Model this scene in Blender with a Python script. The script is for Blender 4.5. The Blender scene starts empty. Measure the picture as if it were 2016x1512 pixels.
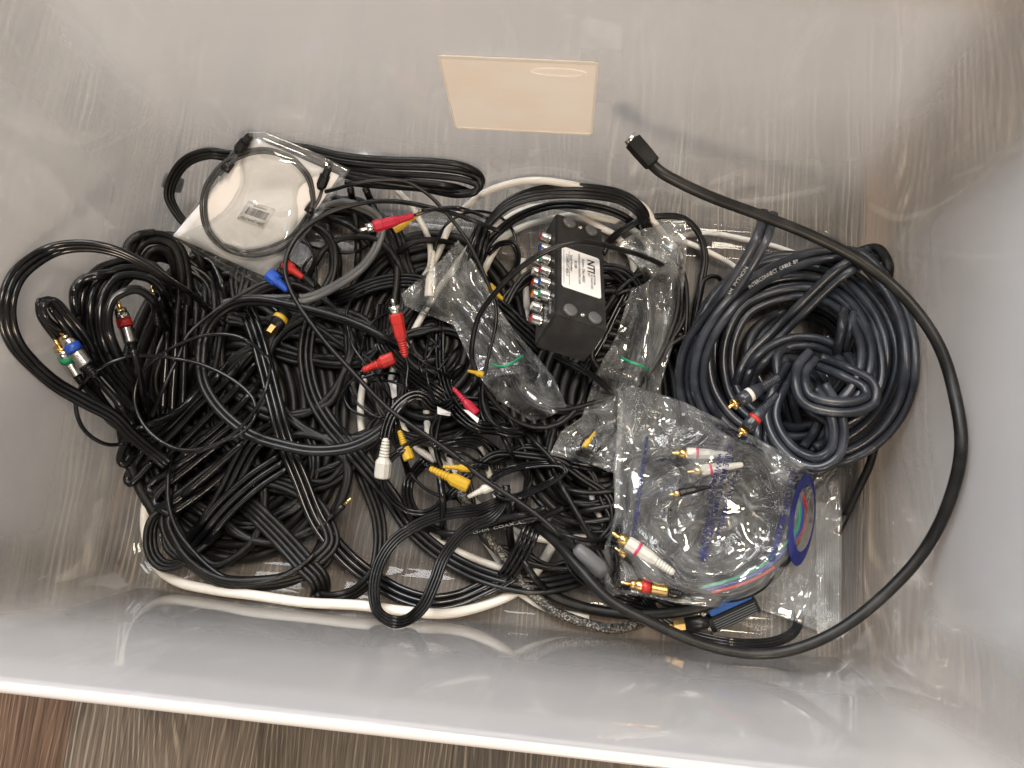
import bpy, bmesh, math, random
import numpy as np
from mathutils import Vector, Matrix, Euler
random.seed(7)
RNG = np.random.default_rng(11)
SC = bpy.context.scene
COL = SC.collection
# ------------------------------------------------------------------ camera
CAM = np.array([0.06798, -0.11578, 0.71684])
CAM_EUL = (0.19230, 0.05957, 0.08923)
cam_d = bpy.data.cameras.new('camera'); cam = bpy.data.objects.new('camera', cam_d); COL.objects.link(cam)
cam.location = CAM; cam.rotation_euler = CAM_EUL
cam_d.sensor_width = 36; cam_d.lens = 26.0; cam_d.clip_start = .01; cam_d.clip_end = 50
SC.camera = cam
# ------------------------------------------------------------------ room light
world = bpy.data.worlds.new('World'); SC.world = world; world.use_nodes = True
wb = world.node_tree.nodes['Background']
wb.inputs[0].default_value = (0.88, 0.83, 0.75, 1); wb.inputs[1].default_value = 0.21
def area(name, loc, target, size, power, color, sy=None):
    d = bpy.data.lights.new(name, 'AREA'); d.energy = power; d.color = color; d.size = size
    if sy: d.shape = 'RECTANGLE'; d.size_y = sy
    o = bpy.data.objects.new(name, d); COL.objects.link(o); o.location = loc
    o.rotation_euler = (Vector(target) - Vector(loc)).to_track_quat('-Z', 'Y').to_euler()
    return o
area('window_light', (-0.9, 1.5, 1.9), (0, 0, 0), 1.5, 96, (0.98, 0.985, 1.0), 1.9)
area('ceiling_lamp', (0.55, 0.42, 2.3), (0, 0, 0), 0.5, 30, (1.0, 0.86, 0.70))
area('hall_lamp', (0.5, -1.9, 1.7), (0, 0, .05), 0.5, 40, (1.0, 0.80, 0.60))
SC.view_settings.view_transform = 'Standard'; SC.view_settings.look = 'None'
SC.view_settings.exposure = 0.10; SC.view_settings.gamma = 1.0
SC.render.engine = 'CYCLES'
cy = SC.cycles
cy.use_adaptive_sampling = True; cy.adaptive_threshold = .025
cy.max_bounces = 7; cy.transparent_max_bounces = 48; cy.transmission_bounces = 8; cy.glossy_bounces = 4; cy.diffuse_bounces = 3
cy.caustics_reflective = False; cy.caustics_refractive = True
try: cy.use_denoising = True; cy.denoiser = 'OPENIMAGEDENOISE'
except Exception: pass

# ------------------------------------------------------------------ pixel <-> place
RM = np.array(Euler(CAM_EUL, 'XYZ').to_matrix())
def rays(uv):
    uv = np.asarray(uv, float)
    d = np.stack([(uv[:, 0]-1008)/1456, -(uv[:, 1]-756)/1456, -np.ones(len(uv))], 1)
    return d @ RM.T
def at(uv, z):
    d = rays(uv); t = (np.asarray(z, float)-CAM[2])/d[:, 2]
    return CAM + d*t[:, None]
def at1(u, v, z): return at([(u, v)], [z])[0]
# tote inner size
BW, BD, TH, DR = 0.350, 0.2046, 0.327, 0.040
def inside_z(uv, z, r):
    """smallest height on each sight line at which a thing of radius r clears the tote walls"""
    z = np.array(z, float)
    for _ in range(170):
        p = at(uv, z)
        if _ == 0: z0 = z
        bad = (np.abs(p[:, 0]) > BW+DR*z-r-.002) | (np.abs(p[:, 1]) > BD+DR*z-r-.002)
        # rounded floor edge
        if not bad.any(): break
        z[bad] += .0015
    return z
# height of the pile, 2 mm cells
HX, HY, HC = 0.46, 0.30, 0.002
HM = np.full((int(2*HY/HC), int(2*HX/HC)), 0.0025)
def cells(p):
    ix = np.clip(((p[:, 0]+HX)/HC).astype(int), 0, HM.shape[1]-1)
    iy = np.clip(((p[:, 1]+HY)/HC).astype(int), 0, HM.shape[0]-1)
    return ix, iy
def disc(r):
    n = max(0, int(r/HC)); o = [(a, b) for a in range(-n, n+1) for b in range(-n, n+1) if a*a+b*b <= n*n+.1]
    return np.array(o)
def h_under(p, r):
    ix, iy = cells(p); o = disc(r)
    X = np.clip(ix[:, None]+o[None, :, 0], 0, HM.shape[1]-1); Y = np.clip(iy[:, None]+o[None, :, 1], 0, HM.shape[0]-1)
    return HM[Y, X].max(1)
def stamp(p, r, top):
    ix, iy = cells(p); o = disc(r)
    X = np.clip(ix[:, None]+o[None, :, 0], 0, HM.shape[1]-1); Y = np.clip(iy[:, None]+o[None, :, 1], 0, HM.shape[0]-1)
    np.maximum.at(HM, (Y.ravel(), X.ravel()), np.repeat(top, len(o)))
def runmax(a, k):
    if k < 1: return a
    q = np.pad(a, k, mode='edge'); return np.max(np.stack([q[i:i+len(a)] for i in range(2*k+1)]), 0)
def gauss(a, s):
    k = int(3*s)+1; w = np.exp(-.5*(np.arange(-k, k+1)/s)**2); w /= w.sum()
    return np.convolve(np.pad(a, k, mode='edge'), w, 'valid')

# ------------------------------------------------------------------ materials
MATS = {}
def nodes_of(name):
    m = bpy.data.materials.new(name); m.use_nodes = True; nt = m.node_tree; nt.nodes.clear()
    return m, nt, nt.nodes.new('ShaderNodeOutputMaterial')
def N(nt, typ, **kw):
    n = nt.nodes.new(typ)
    for k, v in kw.items():
        if k in n.inputs: n.inputs[k].default_value = v
        else: setattr(n, k, v)
    return n
def noise(nt, scale, detail=3, vec=None, rough=.55, typ='Object', sc=None):
    tc = N(nt, 'ShaderNodeTexCoord'); n = N(nt, 'ShaderNodeTexNoise', Scale=scale, Detail=detail, Roughness=rough)
    if sc:
        mp = N(nt, 'ShaderNodeMapping'); mp.inputs['Scale'].default_value = sc
        nt.links.new(tc.outputs[typ], mp.inputs[0]); nt.links.new(mp.outputs[0], n.inputs[0])
    else: nt.links.new(tc.outputs[typ], n.inputs[0])
    return n
def ramp(nt, src, a, b, ca=(0, 0, 0, 1), cb=(1, 1, 1, 1)):
    r = N(nt, 'ShaderNodeValToRGB'); r.color_ramp.elements[0].position = a; r.color_ramp.elements[1].position = b
    r.color_ramp.elements[0].color = ca; r.color_ramp.elements[1].color = cb
    nt.links.new(src, r.inputs[0]); return r
def pbr(name, col, rough=.4, metal=0., dust=0., dustcol=(.30, .29, .27), bump=0., bscale=900, rvar=.1, spec=.5, sss=0, coat=0, nscale=60):
    if name in MATS: return MATS[name]
    m, nt, out = nodes_of(name); L = nt.links.new
    b = N(nt, 'ShaderNodeBsdfPrincipled'); L(b.outputs[0], out.inputs[0])
    b.inputs['Base Color'].default_value = (*col, 1); b.inputs['Roughness'].default_value = rough
    b.inputs['Metallic'].default_value = metal; b.inputs['Specular IOR Level'].default_value = spec
    if coat: b.inputs['Coat Weight'].default_value = coat
    if dust > 0:
        n = noise(nt, nscale, 5); r = ramp(nt, n.outputs[0], .48, .80)
        mx = N(nt, 'ShaderNodeMix', data_type='RGBA'); mx.inputs[6].default_value = (*col, 1); mx.inputs[7].default_value = (*dustcol, 1)
        ml = N(nt, 'ShaderNodeMath', operation='MULTIPLY'); ml.inputs[1].default_value = dust
        L(r.outputs[0], ml.inputs[0]); L(ml.outputs[0], mx.inputs[0]); L(mx.outputs[2], b.inputs['Base Color'])
    if rvar > 0:
        n2 = noise(nt, 35, 3); mr = N(nt, 'ShaderNodeMapRange'); mr.inputs[3].default_value = max(.02, rough-rvar); mr.inputs[4].default_value = rough+rvar
        L(n2.outputs[0], mr.inputs[0]); L(mr.outputs[0], b.inputs['Roughness'])
    if bump > 0:
        n3 = noise(nt, bscale, 2); bp = N(nt, 'ShaderNodeBump', Strength=bump, Distance=.0004)
        L(n3.outputs[0], bp.inputs['Height']); L(bp.outputs[0], b.inputs['Normal'])
    MATS[name] = m; return m
BLACK = pbr('black_pvc', (.0050, .0050, .0055), .36, spec=.38, dust=.05, bump=.05)
GLOSS = pbr('glossy_black_pvc', (.0045, .0045, .0055), .20, spec=.45, dust=.05, rvar=.06)
MATTE = pbr('matte_black_rubber', (.0065, .0062, .006), .44, spec=.34, dust=.06, bump=.08)
GREY = pbr('dark_grey_pvc', (.13, .132, .135), .42, dust=.2, dustcol=(.20, .19, .18))
NAVY = pbr('navy_pvc', (.020, .023, .031), .30, dust=.26, dustcol=(.25, .27, .31), nscale=28)
WHITE = pbr('white_pvc', (.74, .71, .65), .42, dust=.25, dustcol=(.52, .45, .36), nscale=18)
IVORY = pbr('white_plug_plastic', (.58, .56, .50), .4, dust=.2)
RED = pbr('red_plastic', (.44, .022, .018), .4); DRED = pbr('crimson_plastic', (.40, .012, .035), .36)
YELLOW = pbr('yellow_plastic', (.52, .32, .015), .42, dust=.15); BLUE = pbr('blue_plastic', (.015, .075, .42), .35)
GREEN = pbr('green_plastic', (.02, .28, .13), .4); ORANGE = pbr('orange_plastic', (.75, .22, .02), .4)
GOLD = pbr('gold_plate', (.80, .55, .22), .25, metal=1, rvar=.06); CHROME = pbr('nickel_plate', (.68, .66, .62), .22, metal=1, rvar=.06)
BOXM = pbr('black_powder_coat', (.014, .013, .013), .48, bump=.25, bscale=1800, dust=.08)
STICK = pbr('white_sticker', (.80, .80, .80), .45); INK = pbr('black_ink', (.015, .015, .018), .6, rvar=0)
WINK = pbr('white_ink', (.55, .56, .56), .5, rvar=0); BINK = pbr('blue_ink', (.010, .016, .14), .5, rvar=0)
CARD = pbr('white_card', (.90, .90, .91), .6); RUB = pbr('clear_grey_rubber', (.10, .10, .10), .3)
LGREY = pbr('grey_moulding', (.12, .125, .13), .45); DBLUE = pbr('blue_insert', (.012, .07, .26), .4)
BROWN = pbr('brown_crumb', (.10, .05, .02), .5)
def braid():
    m, nt, out = nodes_of('braided_sleeve'); L = nt.links.new
    b = N(nt, 'ShaderNodeBsdfPrincipled'); L(b.outputs[0], out.inputs[0]); b.inputs['Roughness'].default_value = .4
    tc = N(nt, 'ShaderNodeTexCoord'); v = N(nt, 'ShaderNodeTexVoronoi', Scale=900); L(tc.outputs['Object'], v.inputs[0])
    r = ramp(nt, v.outputs['Color'], .55, .85, (.010, .010, .010, 1), (.32, .29, .25, 1)); L(r.outputs[0], b.inputs['Base Color'])
    bp = N(nt, 'ShaderNodeBump', Strength=.8, Distance=.0006); L(v.outputs['Distance'], bp.inputs['Height']); L(bp.outputs[0], b.inputs['Normal'])
    return m
BRAID = braid()
def fresnel(nt, ior, normal=None):
    # reflectance of a thin sheet, the same from either side
    g = N(nt, 'ShaderNodeNewGeometry'); mr = N(nt, 'ShaderNodeMapRange'); mr.inputs[3].default_value = ior; mr.inputs[4].default_value = 1/ior
    nt.links.new(g.outputs['Backfacing'], mr.inputs[0]); f = N(nt, 'ShaderNodeFresnel'); nt.links.new(mr.outputs[0], f.inputs['IOR'])
    if normal: nt.links.new(normal, f.inputs['Normal'])
    return f
def film(name, haze=.10, rough=.10, refl=2.8, tint=(.97, .98, .98), bump=.5, bscale=60):
    m, nt, out = nodes_of(name); L = nt.links.new
    tr = N(nt, 'ShaderNodeBsdfTransparent'); tr.inputs[0].default_value = (*tint, 1)
    gl = N(nt, 'ShaderNodeBsdfAnisotropic' if False else 'ShaderNodeBsdfGlossy'); gl.inputs['Roughness'].default_value = rough; gl.inputs[0].default_value = (1, 1, 1, 1)
    tl = N(nt, 'ShaderNodeBsdfDiffuse'); tl.inputs[0].default_value = (.75, .76, .76, 1)
    n1 = noise(nt, bscale*.32, 1, rough=.5); n1.inputs['Distortion'].default_value = 1.2; sb = N(nt, 'ShaderNodeMath', operation='SUBTRACT'); sb.inputs[1].default_value = .5; L(n1.outputs[0], sb.inputs[0])
    ad = N(nt, 'ShaderNodeMath', operation='ABSOLUTE'); L(sb.outputs[0], ad.inputs[0])
    bp = N(nt, 'ShaderNodeBump', Strength=bump, Distance=.012); L(ad.outputs[0], bp.inputs['Height']); L(bp.outputs[0], gl.inputs['Normal'])
    fr = fresnel(nt, 1.5)
    mf = N(nt, 'ShaderNodeMath', operation='MULTIPLY'); mf.inputs[1].default_value = refl; mf.use_clamp = True; L(fr.outputs[0], mf.inputs[0])
    n2 = noise(nt, 45, 4); r2 = ramp(nt, n2.outputs[0], .35, .8, (haze*.5,)*3+(1,), (haze*1.8,)*3+(1,))
    m1 = N(nt, 'ShaderNodeMixShader'); L(r2.outputs[0], m1.inputs[0]); L(tr.outputs[0], m1.inputs[1]); L(tl.outputs[0], m1.inputs[2])
    m2 = N(nt, 'ShaderNodeMixShader'); L(mf.outputs[0], m2.inputs[0]); L(m1.outputs[0], m2.inputs[1]); L(gl.outputs[0], m2.inputs[2])
    L(m2.outputs[0], out.inputs[0]); return m
FILM = film('clear_poly_film', .14, .08, bump=.8); FILM2 = film('clear_zip_film', .13, .08, bump=.7, bscale=50); FILMC = film('smooth_sleeve_film', .06, .08, bump=.35, bscale=40); SEAM = film('crimped_film', .16, .2, bscale=140)
def tote_mat(frosted=True):
    m, nt, out = nodes_of('frosted_polypropylene' if frosted else 'smooth_polypropylene'); L = nt.links.new
    tc = N(nt, 'ShaderNodeTexCoord'); sp = N(nt, 'ShaderNodeSeparateXYZ'); L(tc.outputs['Object'], sp.inputs[0])
    # frosting is moulded into the walls, the floor panel is polished clear
    fz = N(nt, 'ShaderNodeMapRange'); fz.inputs[1].default_value = .002; fz.inputs[2].default_value = .22; fz.inputs[3].default_value = .06; fz.inputs[4].default_value = .49; L(sp.outputs[2], fz.inputs[0])
    n1 = noise(nt, 5, 6, rough=.6); a1 = N(nt, 'ShaderNodeMapRange'); a1.inputs[3].default_value = -.05; a1.inputs[4].default_value = .05; L(n1.outputs[0], a1.inputs[0])
    sc = noise(nt, 16, 8, rough=.62, sc=(1, 1, .35)); rs = ramp(nt, sc.outputs[0], .60, .68); ms = N(nt, 'ShaderNodeMath', operation='MULTIPLY'); ms.inputs[1].default_value = .05; L(rs.outputs[0], ms.inputs[0])
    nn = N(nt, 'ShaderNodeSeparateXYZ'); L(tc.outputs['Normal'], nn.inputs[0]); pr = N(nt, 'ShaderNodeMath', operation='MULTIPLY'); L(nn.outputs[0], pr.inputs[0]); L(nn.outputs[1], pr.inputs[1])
    ab = N(nt, 'ShaderNodeMath', operation='ABSOLUTE'); L(pr.outputs[0], ab.inputs[0]); cm = N(nt, 'ShaderNodeMapRange', interpolation_type='SMOOTHSTEP'); cm.inputs[1].default_value = .05; cm.inputs[2].default_value = .5; cm.inputs[3].default_value = 1.; cm.inputs[4].default_value = .45; L(ab.outputs[0], cm.inputs[0])  # corner shading put into the material: frost thinned at rounded corners so they darken
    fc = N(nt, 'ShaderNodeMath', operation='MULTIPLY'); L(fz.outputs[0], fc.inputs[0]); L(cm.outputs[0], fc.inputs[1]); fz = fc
    s1 = N(nt, 'ShaderNodeMath', operation='ADD'); L(fz.outputs[0], s1.inputs[0]); L(a1.outputs[0], s1.inputs[1])
    s2 = N(nt, 'ShaderNodeMath', operation='ADD'); s2.use_clamp = True; L(s1.outputs[0], s2.inputs[0]); L(ms.outputs[0], s2.inputs[1])
    t0 = N(nt, 'ShaderNodeBsdfTransparent'); t0.inputs[0].default_value = (.98, .98, .975, 1)
    rf = N(nt, 'ShaderNodeBsdfRefraction', IOR=1.03); rf.inputs['Roughness'].default_value = .26; rf.inputs[0].default_value = (.97, .97, .965, 1)
    fb = N(nt, 'ShaderNodeMapRange'); fb.inputs[1].default_value = .006; fb.inputs[2].default_value = .03; fb.inputs[3].default_value = 0.; fb.inputs[4].default_value = .66 if frosted else 0.; L(sp.outputs[2], fb.inputs[0])
    tr = N(nt, 'ShaderNodeMixShader'); L(fb.outputs[0], tr.inputs[0]); L(t0.outputs[0], tr.inputs[1]); L(rf.outputs[0], tr.inputs[2])
    df = N(nt, 'ShaderNodeBsdfDiffuse'); df.inputs[0].default_value = (.84, .84, .86, 1)
    tl = N(nt, 'ShaderNodeBsdfTranslucent'); tl.inputs[0].default_value = (.86, .85, .85, 1)
    m0 = N(nt, 'ShaderNodeMixShader'); m0.inputs[0].default_value = .22; L(df.outputs[0], m0.inputs[1]); L(tl.outputs[0], m0.inputs[2])
    m1 = N(nt, 'ShaderNodeMixShader'); L(s2.outputs[0], m1.inputs[0]); L(tr.outputs[0], m1.inputs[1]); L(m0.outputs[0], m1.inputs[2])
    gl = N(nt, 'ShaderNodeBsdfGlossy'); gl.inputs['Roughness'].default_value = .05
    fr = fresnel(nt, 1.45)
    m2 = N(nt, 'ShaderNodeMixShader'); L(fr.outputs[0], m2.inputs[0]); L(m1.outputs[0], m2.inputs[1]); L(gl.outputs[0], m2.inputs[2])
    L(m2.outputs[0], out.inputs[0]); return m
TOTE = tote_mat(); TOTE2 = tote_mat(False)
def wood_mat(name='vinyl_wood_plank', ca=(.052, .042, .033, 1), cb=(.125, .098, .074, 1), cl=(.26, .215, .165, 1)):
    m, nt, out = nodes_of(name); L = nt.links.new
    b = N(nt, 'ShaderNodeBsdfPrincipled'); L(b.outputs[0], out.inputs[0]); b.inputs['Roughness'].default_value = .5
    tc = N(nt, 'ShaderNodeTexCoord'); oi = N(nt, 'ShaderNodeObjectInfo')
    off = N(nt, 'ShaderNodeVectorMath', operation='SCALE'); off.inputs[0].default_value = (7.3, 13.1, 3.7); L(oi.outputs['Random'], off.inputs['Scale'])
    add = N(nt, 'ShaderNodeVectorMath', operation='ADD'); L(tc.outputs['Object'], add.inputs[0]); L(off.outputs[0], add.inputs[1])
    def nz(scale, detail, sc, rough=.6, dist=0.):
        mp = N(nt, 'ShaderNodeMapping'); mp.inputs['Scale'].default_value = sc; L(add.outputs[0], mp.inputs[0])
        n = N(nt, 'ShaderNodeTexNoise', Scale=scale, Detail=detail, Roughness=rough, Distortion=dist); L(mp.outputs[0], n.inputs[0]); return n
    big = nz(9, 2, (1, .28, 1), .5)                       # cathedral figure
    sx = N(nt, 'ShaderNodeSeparateXYZ'); L(add.outputs[0], sx.inputs[0])
    k = N(nt, 'ShaderNodeMath', operation='MULTIPLY'); k.inputs[1].default_value = 95; L(big.outputs[0], k.inputs[0])
    kx = N(nt, 'ShaderNodeMath', operation='MULTIPLY_ADD'); kx.inputs[1].default_value = 1000; L(sx.outputs[0], kx.inputs[0]); L(k.outputs[0], kx.inputs[2])
    fine = nz(60, 4, (1, .03, 1), .6); kf = N(nt, 'ShaderNodeMath', operation='MULTIPLY_ADD'); kf.inputs[1].default_value = 9; L(fine.outputs[0], kf.inputs[0]); L(kx.outputs[0], kf.inputs[2])
    sn = N(nt, 'ShaderNodeMath', operation='SINE'); L(kf.outputs[0], sn.inputs[0])
    sh = N(nt, 'ShaderNodeMapRange'); sh.inputs[1].default_value = -1; L(sn.outputs[0], sh.inputs[0]); grain = ramp(nt, sh.outputs[0], .66, 1.0)
    brk = nz(90, 4, (1, .022, 1), .65); rb = ramp(nt, brk.outputs[0], .36, .66); gm = N(nt, 'ShaderNodeMath', operation='MULTIPLY'); L(grain.outputs[0], gm.inputs[0]); L(rb.outputs[0], gm.inputs[1])
    pores = nz(620, 3, (1, .025, 1), .7); rp = ramp(nt, pores.outputs[0], .38, .56)
    tone = nz(6, 3, (1, .35, 1)); rt = ramp(nt, tone.outputs[0], .35, .68, ca, cb)
    mx = N(nt, 'ShaderNodeMix', data_type='RGBA'); L(gm.outputs[0], mx.inputs[0]); L(rt.outputs[0], mx.inputs[6]); mx.inputs[7].default_value = cl
    m2 = N(nt, 'ShaderNodeMix', data_type='RGBA', blend_type='MULTIPLY'); m2.inputs[0].default_value = .55; L(mx.outputs[2], m2.inputs[6]); L(rp.outputs[0], m2.inputs[7])
    kn = nz(5.5, 2, (1, .7, 1), .5); rk = ramp(nt, kn.outputs[0], .63, .72); m3 = N(nt, 'ShaderNodeMix', data_type='RGBA'); L(rk.outputs[0], m3.inputs[0]); L(m2.outputs[2], m3.inputs[6]); m3.inputs[7].default_value = (.115, .080, .056, 1)
    hs = N(nt, 'ShaderNodeHueSaturation'); vr = N(nt, 'ShaderNodeMapRange'); vr.inputs[3].default_value = .85; vr.inputs[4].default_value = 1.2; L(oi.outputs['Random'], vr.inputs[0]); L(vr.outputs[0], hs.inputs['Value']); L(m3.outputs[2], hs.inputs['Color'])
    L(hs.outputs[0], b.inputs['Base Color'])
    bp = N(nt, 'ShaderNodeBump', Strength=.35, Distance=.0006); L(gm.outputs[0], bp.inputs['Height']); L(bp.outputs[0], b.inputs['Normal'])
    return m
WOOD = wood_mat(); WOOD_RED = wood_mat('red_brown_wood_plank', (.062, .038, .026, 1), (.150, .086, .054, 1), (.26, .185, .125, 1))
def label_mat():
    m, nt, out = nodes_of('cream_label_paper'); L = nt.links.new
    n = noise(nt, 14, 3, sc=(1, 1, 2.0)); r = ramp(nt, n.outputs[0], .38, .70, (.95, .90, .84, 1), (.94, .84, .75, 1))
    b = N(nt, 'ShaderNodeBsdfPrincipled'); b.inputs['Roughness'].default_value = .5; L(r.outputs[0], b.inputs['Base Color'])
    L(b.outputs[0], out.inputs[0]); return m

# ------------------------------------------------------------------ objects
def tag(o, label=None, cat=None, group=None, kind=None):
    if label: o['label'] = label
    if cat: o['category'] = cat
    if group: o['group'] = group
    if kind: o['kind'] = kind
    return o
def thing(name, label, cat, loc, group=None):
    o = bpy.data.objects.new(name, None); COL.objects.link(o); o.location = loc; o.empty_display_size = .01
    return tag(o, label, cat, group)
def wloc(o):
    p = Vector(o.location)
    while o.parent: o = o.parent; p += o.location
    return p
def mesh_obj(name, V, F, mat, parent=None, smooth=True, loc=None):
    """V in world space; the object sits at loc (or at its parent's place)"""
    V = np.asarray(V, float)
    if loc is None: loc = wloc(parent) if parent else Vector((0, 0, 0))
    me = bpy.data.meshes.new(name); me.from_pydata((V-np.array(loc)).tolist(), [], F); me.update()
    if smooth: me.polygons.foreach_set('use_smooth', [True]*len(me.polygons))
    if mat: me.materials.append(mat)
    o = bpy.data.objects.new(name, me); COL.objects.link(o)
    if parent: o.parent = parent; o.location = Vector(loc)-wloc(parent)
    else: o.location = loc
    return o
def bm_obj(name, bm, mat, parent=None, smooth=False, M=None):
    if M is not None: bm.transform(M)
    V = [tuple(v.co) for v in bm.verts]; bm.verts.index_update()
    F = [[v.index for v in f.verts] for f in bm.faces]; bm.free()
    return mesh_obj(name, V, F, mat, parent, smooth)
def parse(s):
    out = []
    for t in s.split():
        a = [float(x) for x in t.split(',')]; out.append((a[0], a[1], a[2]/1000 if len(a) > 2 else 0.))
    return np.array(out)
def catmull(P, step=5.):
    P = np.asarray(P, float); n = len(P)
    if n < 3:
        k = max(2, int(np.linalg.norm(P[1, :2]-P[0, :2])/step)); return np.stack([P[0]+(P[1]-P[0])*i/k for i in range(k+1)])
    Q = np.vstack([2*P[0]-P[1], P, 2*P[-1]-P[-2]]); out = []
    for i in range(1, n):
        p0, p1, p2, p3 = Q[i-1], Q[i], Q[i+1], Q[i+2]
        def tj(ti, a, b): return ti+max(1e-3, np.linalg.norm((b-a)[:2]))**.5
        t0 = 0; t1 = tj(t0, p0, p1); t2 = tj(t1, p1, p2); t3 = tj(t2, p2, p3)
        k = max(2, int(np.linalg.norm((p2-p1)[:2])/step))
        for t in np.linspace(t1, t2, k, endpoint=False):
            A1 = (t1-t)/(t1-t0)*p0+(t-t0)/(t1-t0)*p1; A2 = (t2-t)/(t2-t1)*p1+(t-t1)/(t2-t1)*p2; A3 = (t3-t)/(t3-t2)*p2+(t-t2)/(t3-t2)*p3
            B1 = (t2-t)/(t2-t0)*A1+(t-t0)/(t2-t0)*A2; B2 = (t3-t)/(t3-t1)*A2+(t-t1)/(t3-t1)*A3
            out.append((t2-t)/(t2-t1)*B1+(t-t1)/(t2-t1)*B2)
    out.append(P[-1]); return np.array(out)
ZCAP = .165
def settle(S, r, half, chunk=None, stiff=4., cap=None, fixed=False, dive=(0, 0)):
    """lay a sampled sight-line path S (u,v,zmin) on the pile"""
    uv = S[:, :2]; zmin = S[:, 2]; n = len(S)
    z = np.maximum(.01, zmin); cap = cap or ZCAP
    chunks = [(0, n)] if not chunk else [(i, min(n, i+chunk)) for i in range(0, n, chunk)]
    zz = z.copy()
    if fixed:
        zz = gauss(inside_z(uv, gauss(zmin, stiff), half), 5); stamp(at(uv, zz), half, zz+r*.7); return at(uv, zz)
    for a, b in chunks:
        zc = zz[a:b]; u = uv[a:b]
        for it in range(4):
            p = at(u, zc); h = np.minimum(h_under(p, half*.8)+r, cap)
            t = np.maximum(h, zmin[a:b]); t = inside_z(u, t, half)
            t = runmax(t, int(stiff*.5)) if len(t) > 6 else t
            zc = gauss(gauss(t, stiff), stiff) if len(t) > 4 else t
            zc = inside_z(u, np.maximum(zc, r+.002), half*.9)
        zz[a:b] = zc
        stamp(at(u, zc), half, zc+r*.7)
    zz = gauss(inside_z(uv, gauss(zz, stiff), half*.9), 2.5) if n > 6 else zz
    i = np.arange(n); k = min(12, n//3+1)
    for d, q in ((dive[0], i), (dive[1], n-1-i)):
        w = np.clip(1-q/k, 0, 1); zz = np.where(w > 0, np.maximum(zz-d*w*w*(3-2*w), np.minimum(zz, r+.002)), zz)
    zz = inside_z(uv, zz, half*.9)
    return at(uv, zz)
def frames(P):
    T = np.gradient(P, axis=0); T /= np.linalg.norm(T, axis=1)[:, None]+1e-12
    Vw = CAM-P; Vw /= np.linalg.norm(Vw, axis=1)[:, None]
    # sideways seen from above, a property of how the flat cable lies
    up = np.tile(np.array([.08, -.17, 1.]), (len(P), 1)); S = np.cross(T, up); S /= np.linalg.norm(S, axis=1)[:, None]+1e-9
    for i in range(1, len(S)):
        if (S[i] @ S[i-1]) < 0: S[i] = -S[i]
    for k in range(3): S = np.stack([gauss(S[:, j], 2.) for j in range(3)], 1)
    S -= T*np.sum(S*T, 1)[:, None]; S /= np.linalg.norm(S, axis=1)[:, None]+1e-9
    return T, S, np.cross(S, T)
def tube(P, r, V, F, seg=10, frame=None):
    T, S, U = frame if frame else frames(P); n = len(P); b = len(V); r = np.broadcast_to(r, (n,))
    a = np.linspace(0, 2*np.pi, seg, endpoint=False)
    ring = P[:, None, :]+(S[:, None, :]*np.cos(a)[None, :, None]+U[:, None, :]*np.sin(a)[None, :, None])*r[:, None, None]
    V.extend(ring.reshape(-1, 3).tolist())
    for i in range(n-1):
        o = b+i*seg
        for k in range(seg):
            k2 = (k+1) % seg; F.append((o+k, o+k2, o+seg+k2, o+seg+k))
    F.append(tuple(b+k for k in range(seg))[::-1]); F.append(tuple(b+(n-1)*seg+k for k in range(seg)))
PATHS = {}
def cable(name, label, paths, r, mat=BLACK, n=1, sp=.88, twist=None, cat='cable', group='loose cables in the tote', chunk=None, stiff=7., cap=None, plugs=(), key=None, wob=.0, cord='cord', parent=None, step=5., fixed=False, dive=None, lift=0):
    """one cable: every run of it goes into one cord mesh; plugs are further parts. r in mm."""
    r = r/1000; V, F = [], []; first = None
    if dive is None: dive = (0 if plugs else .016, .016)
    if isinstance(paths, (str, np.ndarray)): paths = [paths]
    for s in paths:
        C = parse(s) if isinstance(s, str) else s
        S = catmull(C, step)
        if lift: S[:, 2] = np.maximum(S[:, 2], lift/1000)
        if wob:
            k = len(S); S[:, 0] += gauss(RNG.normal(0, 1, k), 9)*wob*4; S[:, 1] += gauss(RNG.normal(0, 1, k), 9)*wob*4
        half = r*(1+(n-1)*sp) if not twist else r*(1+(n-1)*sp*.6)
        P = settle(S, r, half, chunk, stiff, cap, fixed, dive)
        fr = frames(P); T, Sd, U = fr
        if first is None: first = P[len(P)//2]
        if n == 1: tube(P, r, V, F, 10 if r > .0016 else 7, fr)
        else:
            ang = np.zeros(len(P)) if twist is None else np.interp(np.linspace(0, 1, len(P)), np.linspace(0, 1, len(twist)), np.radians(twist))
            for k in range(n):
                o = (k-(n-1)/2)*2*r*sp
                Q = P+(Sd*np.cos(ang)[:, None]+U*np.sin(ang)[:, None])*o+U*(RNG.normal(0, .12)*r)
                tube(Q, r, V, F, 9 if r > .0016 else 6, fr)
        if key: PATHS[key] = (S, P, r)
    if parent is None:
        base = np.array(first); root = thing(name, label, cat, Vector((base[0], base[1], 0)), group)
    else: root = parent
    mesh_obj(cord, V, F, mat, root)
    for pl in plugs: plug(root, **pl)
    return root
def lathe(prof, seg=16):
    V, F = [], []
    for t, r in prof:
        for k in range(seg): a = 2*math.pi*k/seg; V.append((r*math.cos(a), r*math.sin(a), t))
    for i in range(len(prof)-1):
        for k in range(seg): k2 = (k+1) % seg; F.append((i*seg+k, i*seg+k2, (i+1)*seg+k2, (i+1)*seg+k))
    F.append(tuple(range(seg))[::-1]); F.append(tuple((len(prof)-1)*seg+k for k in range(seg)))
    return V, F
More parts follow.
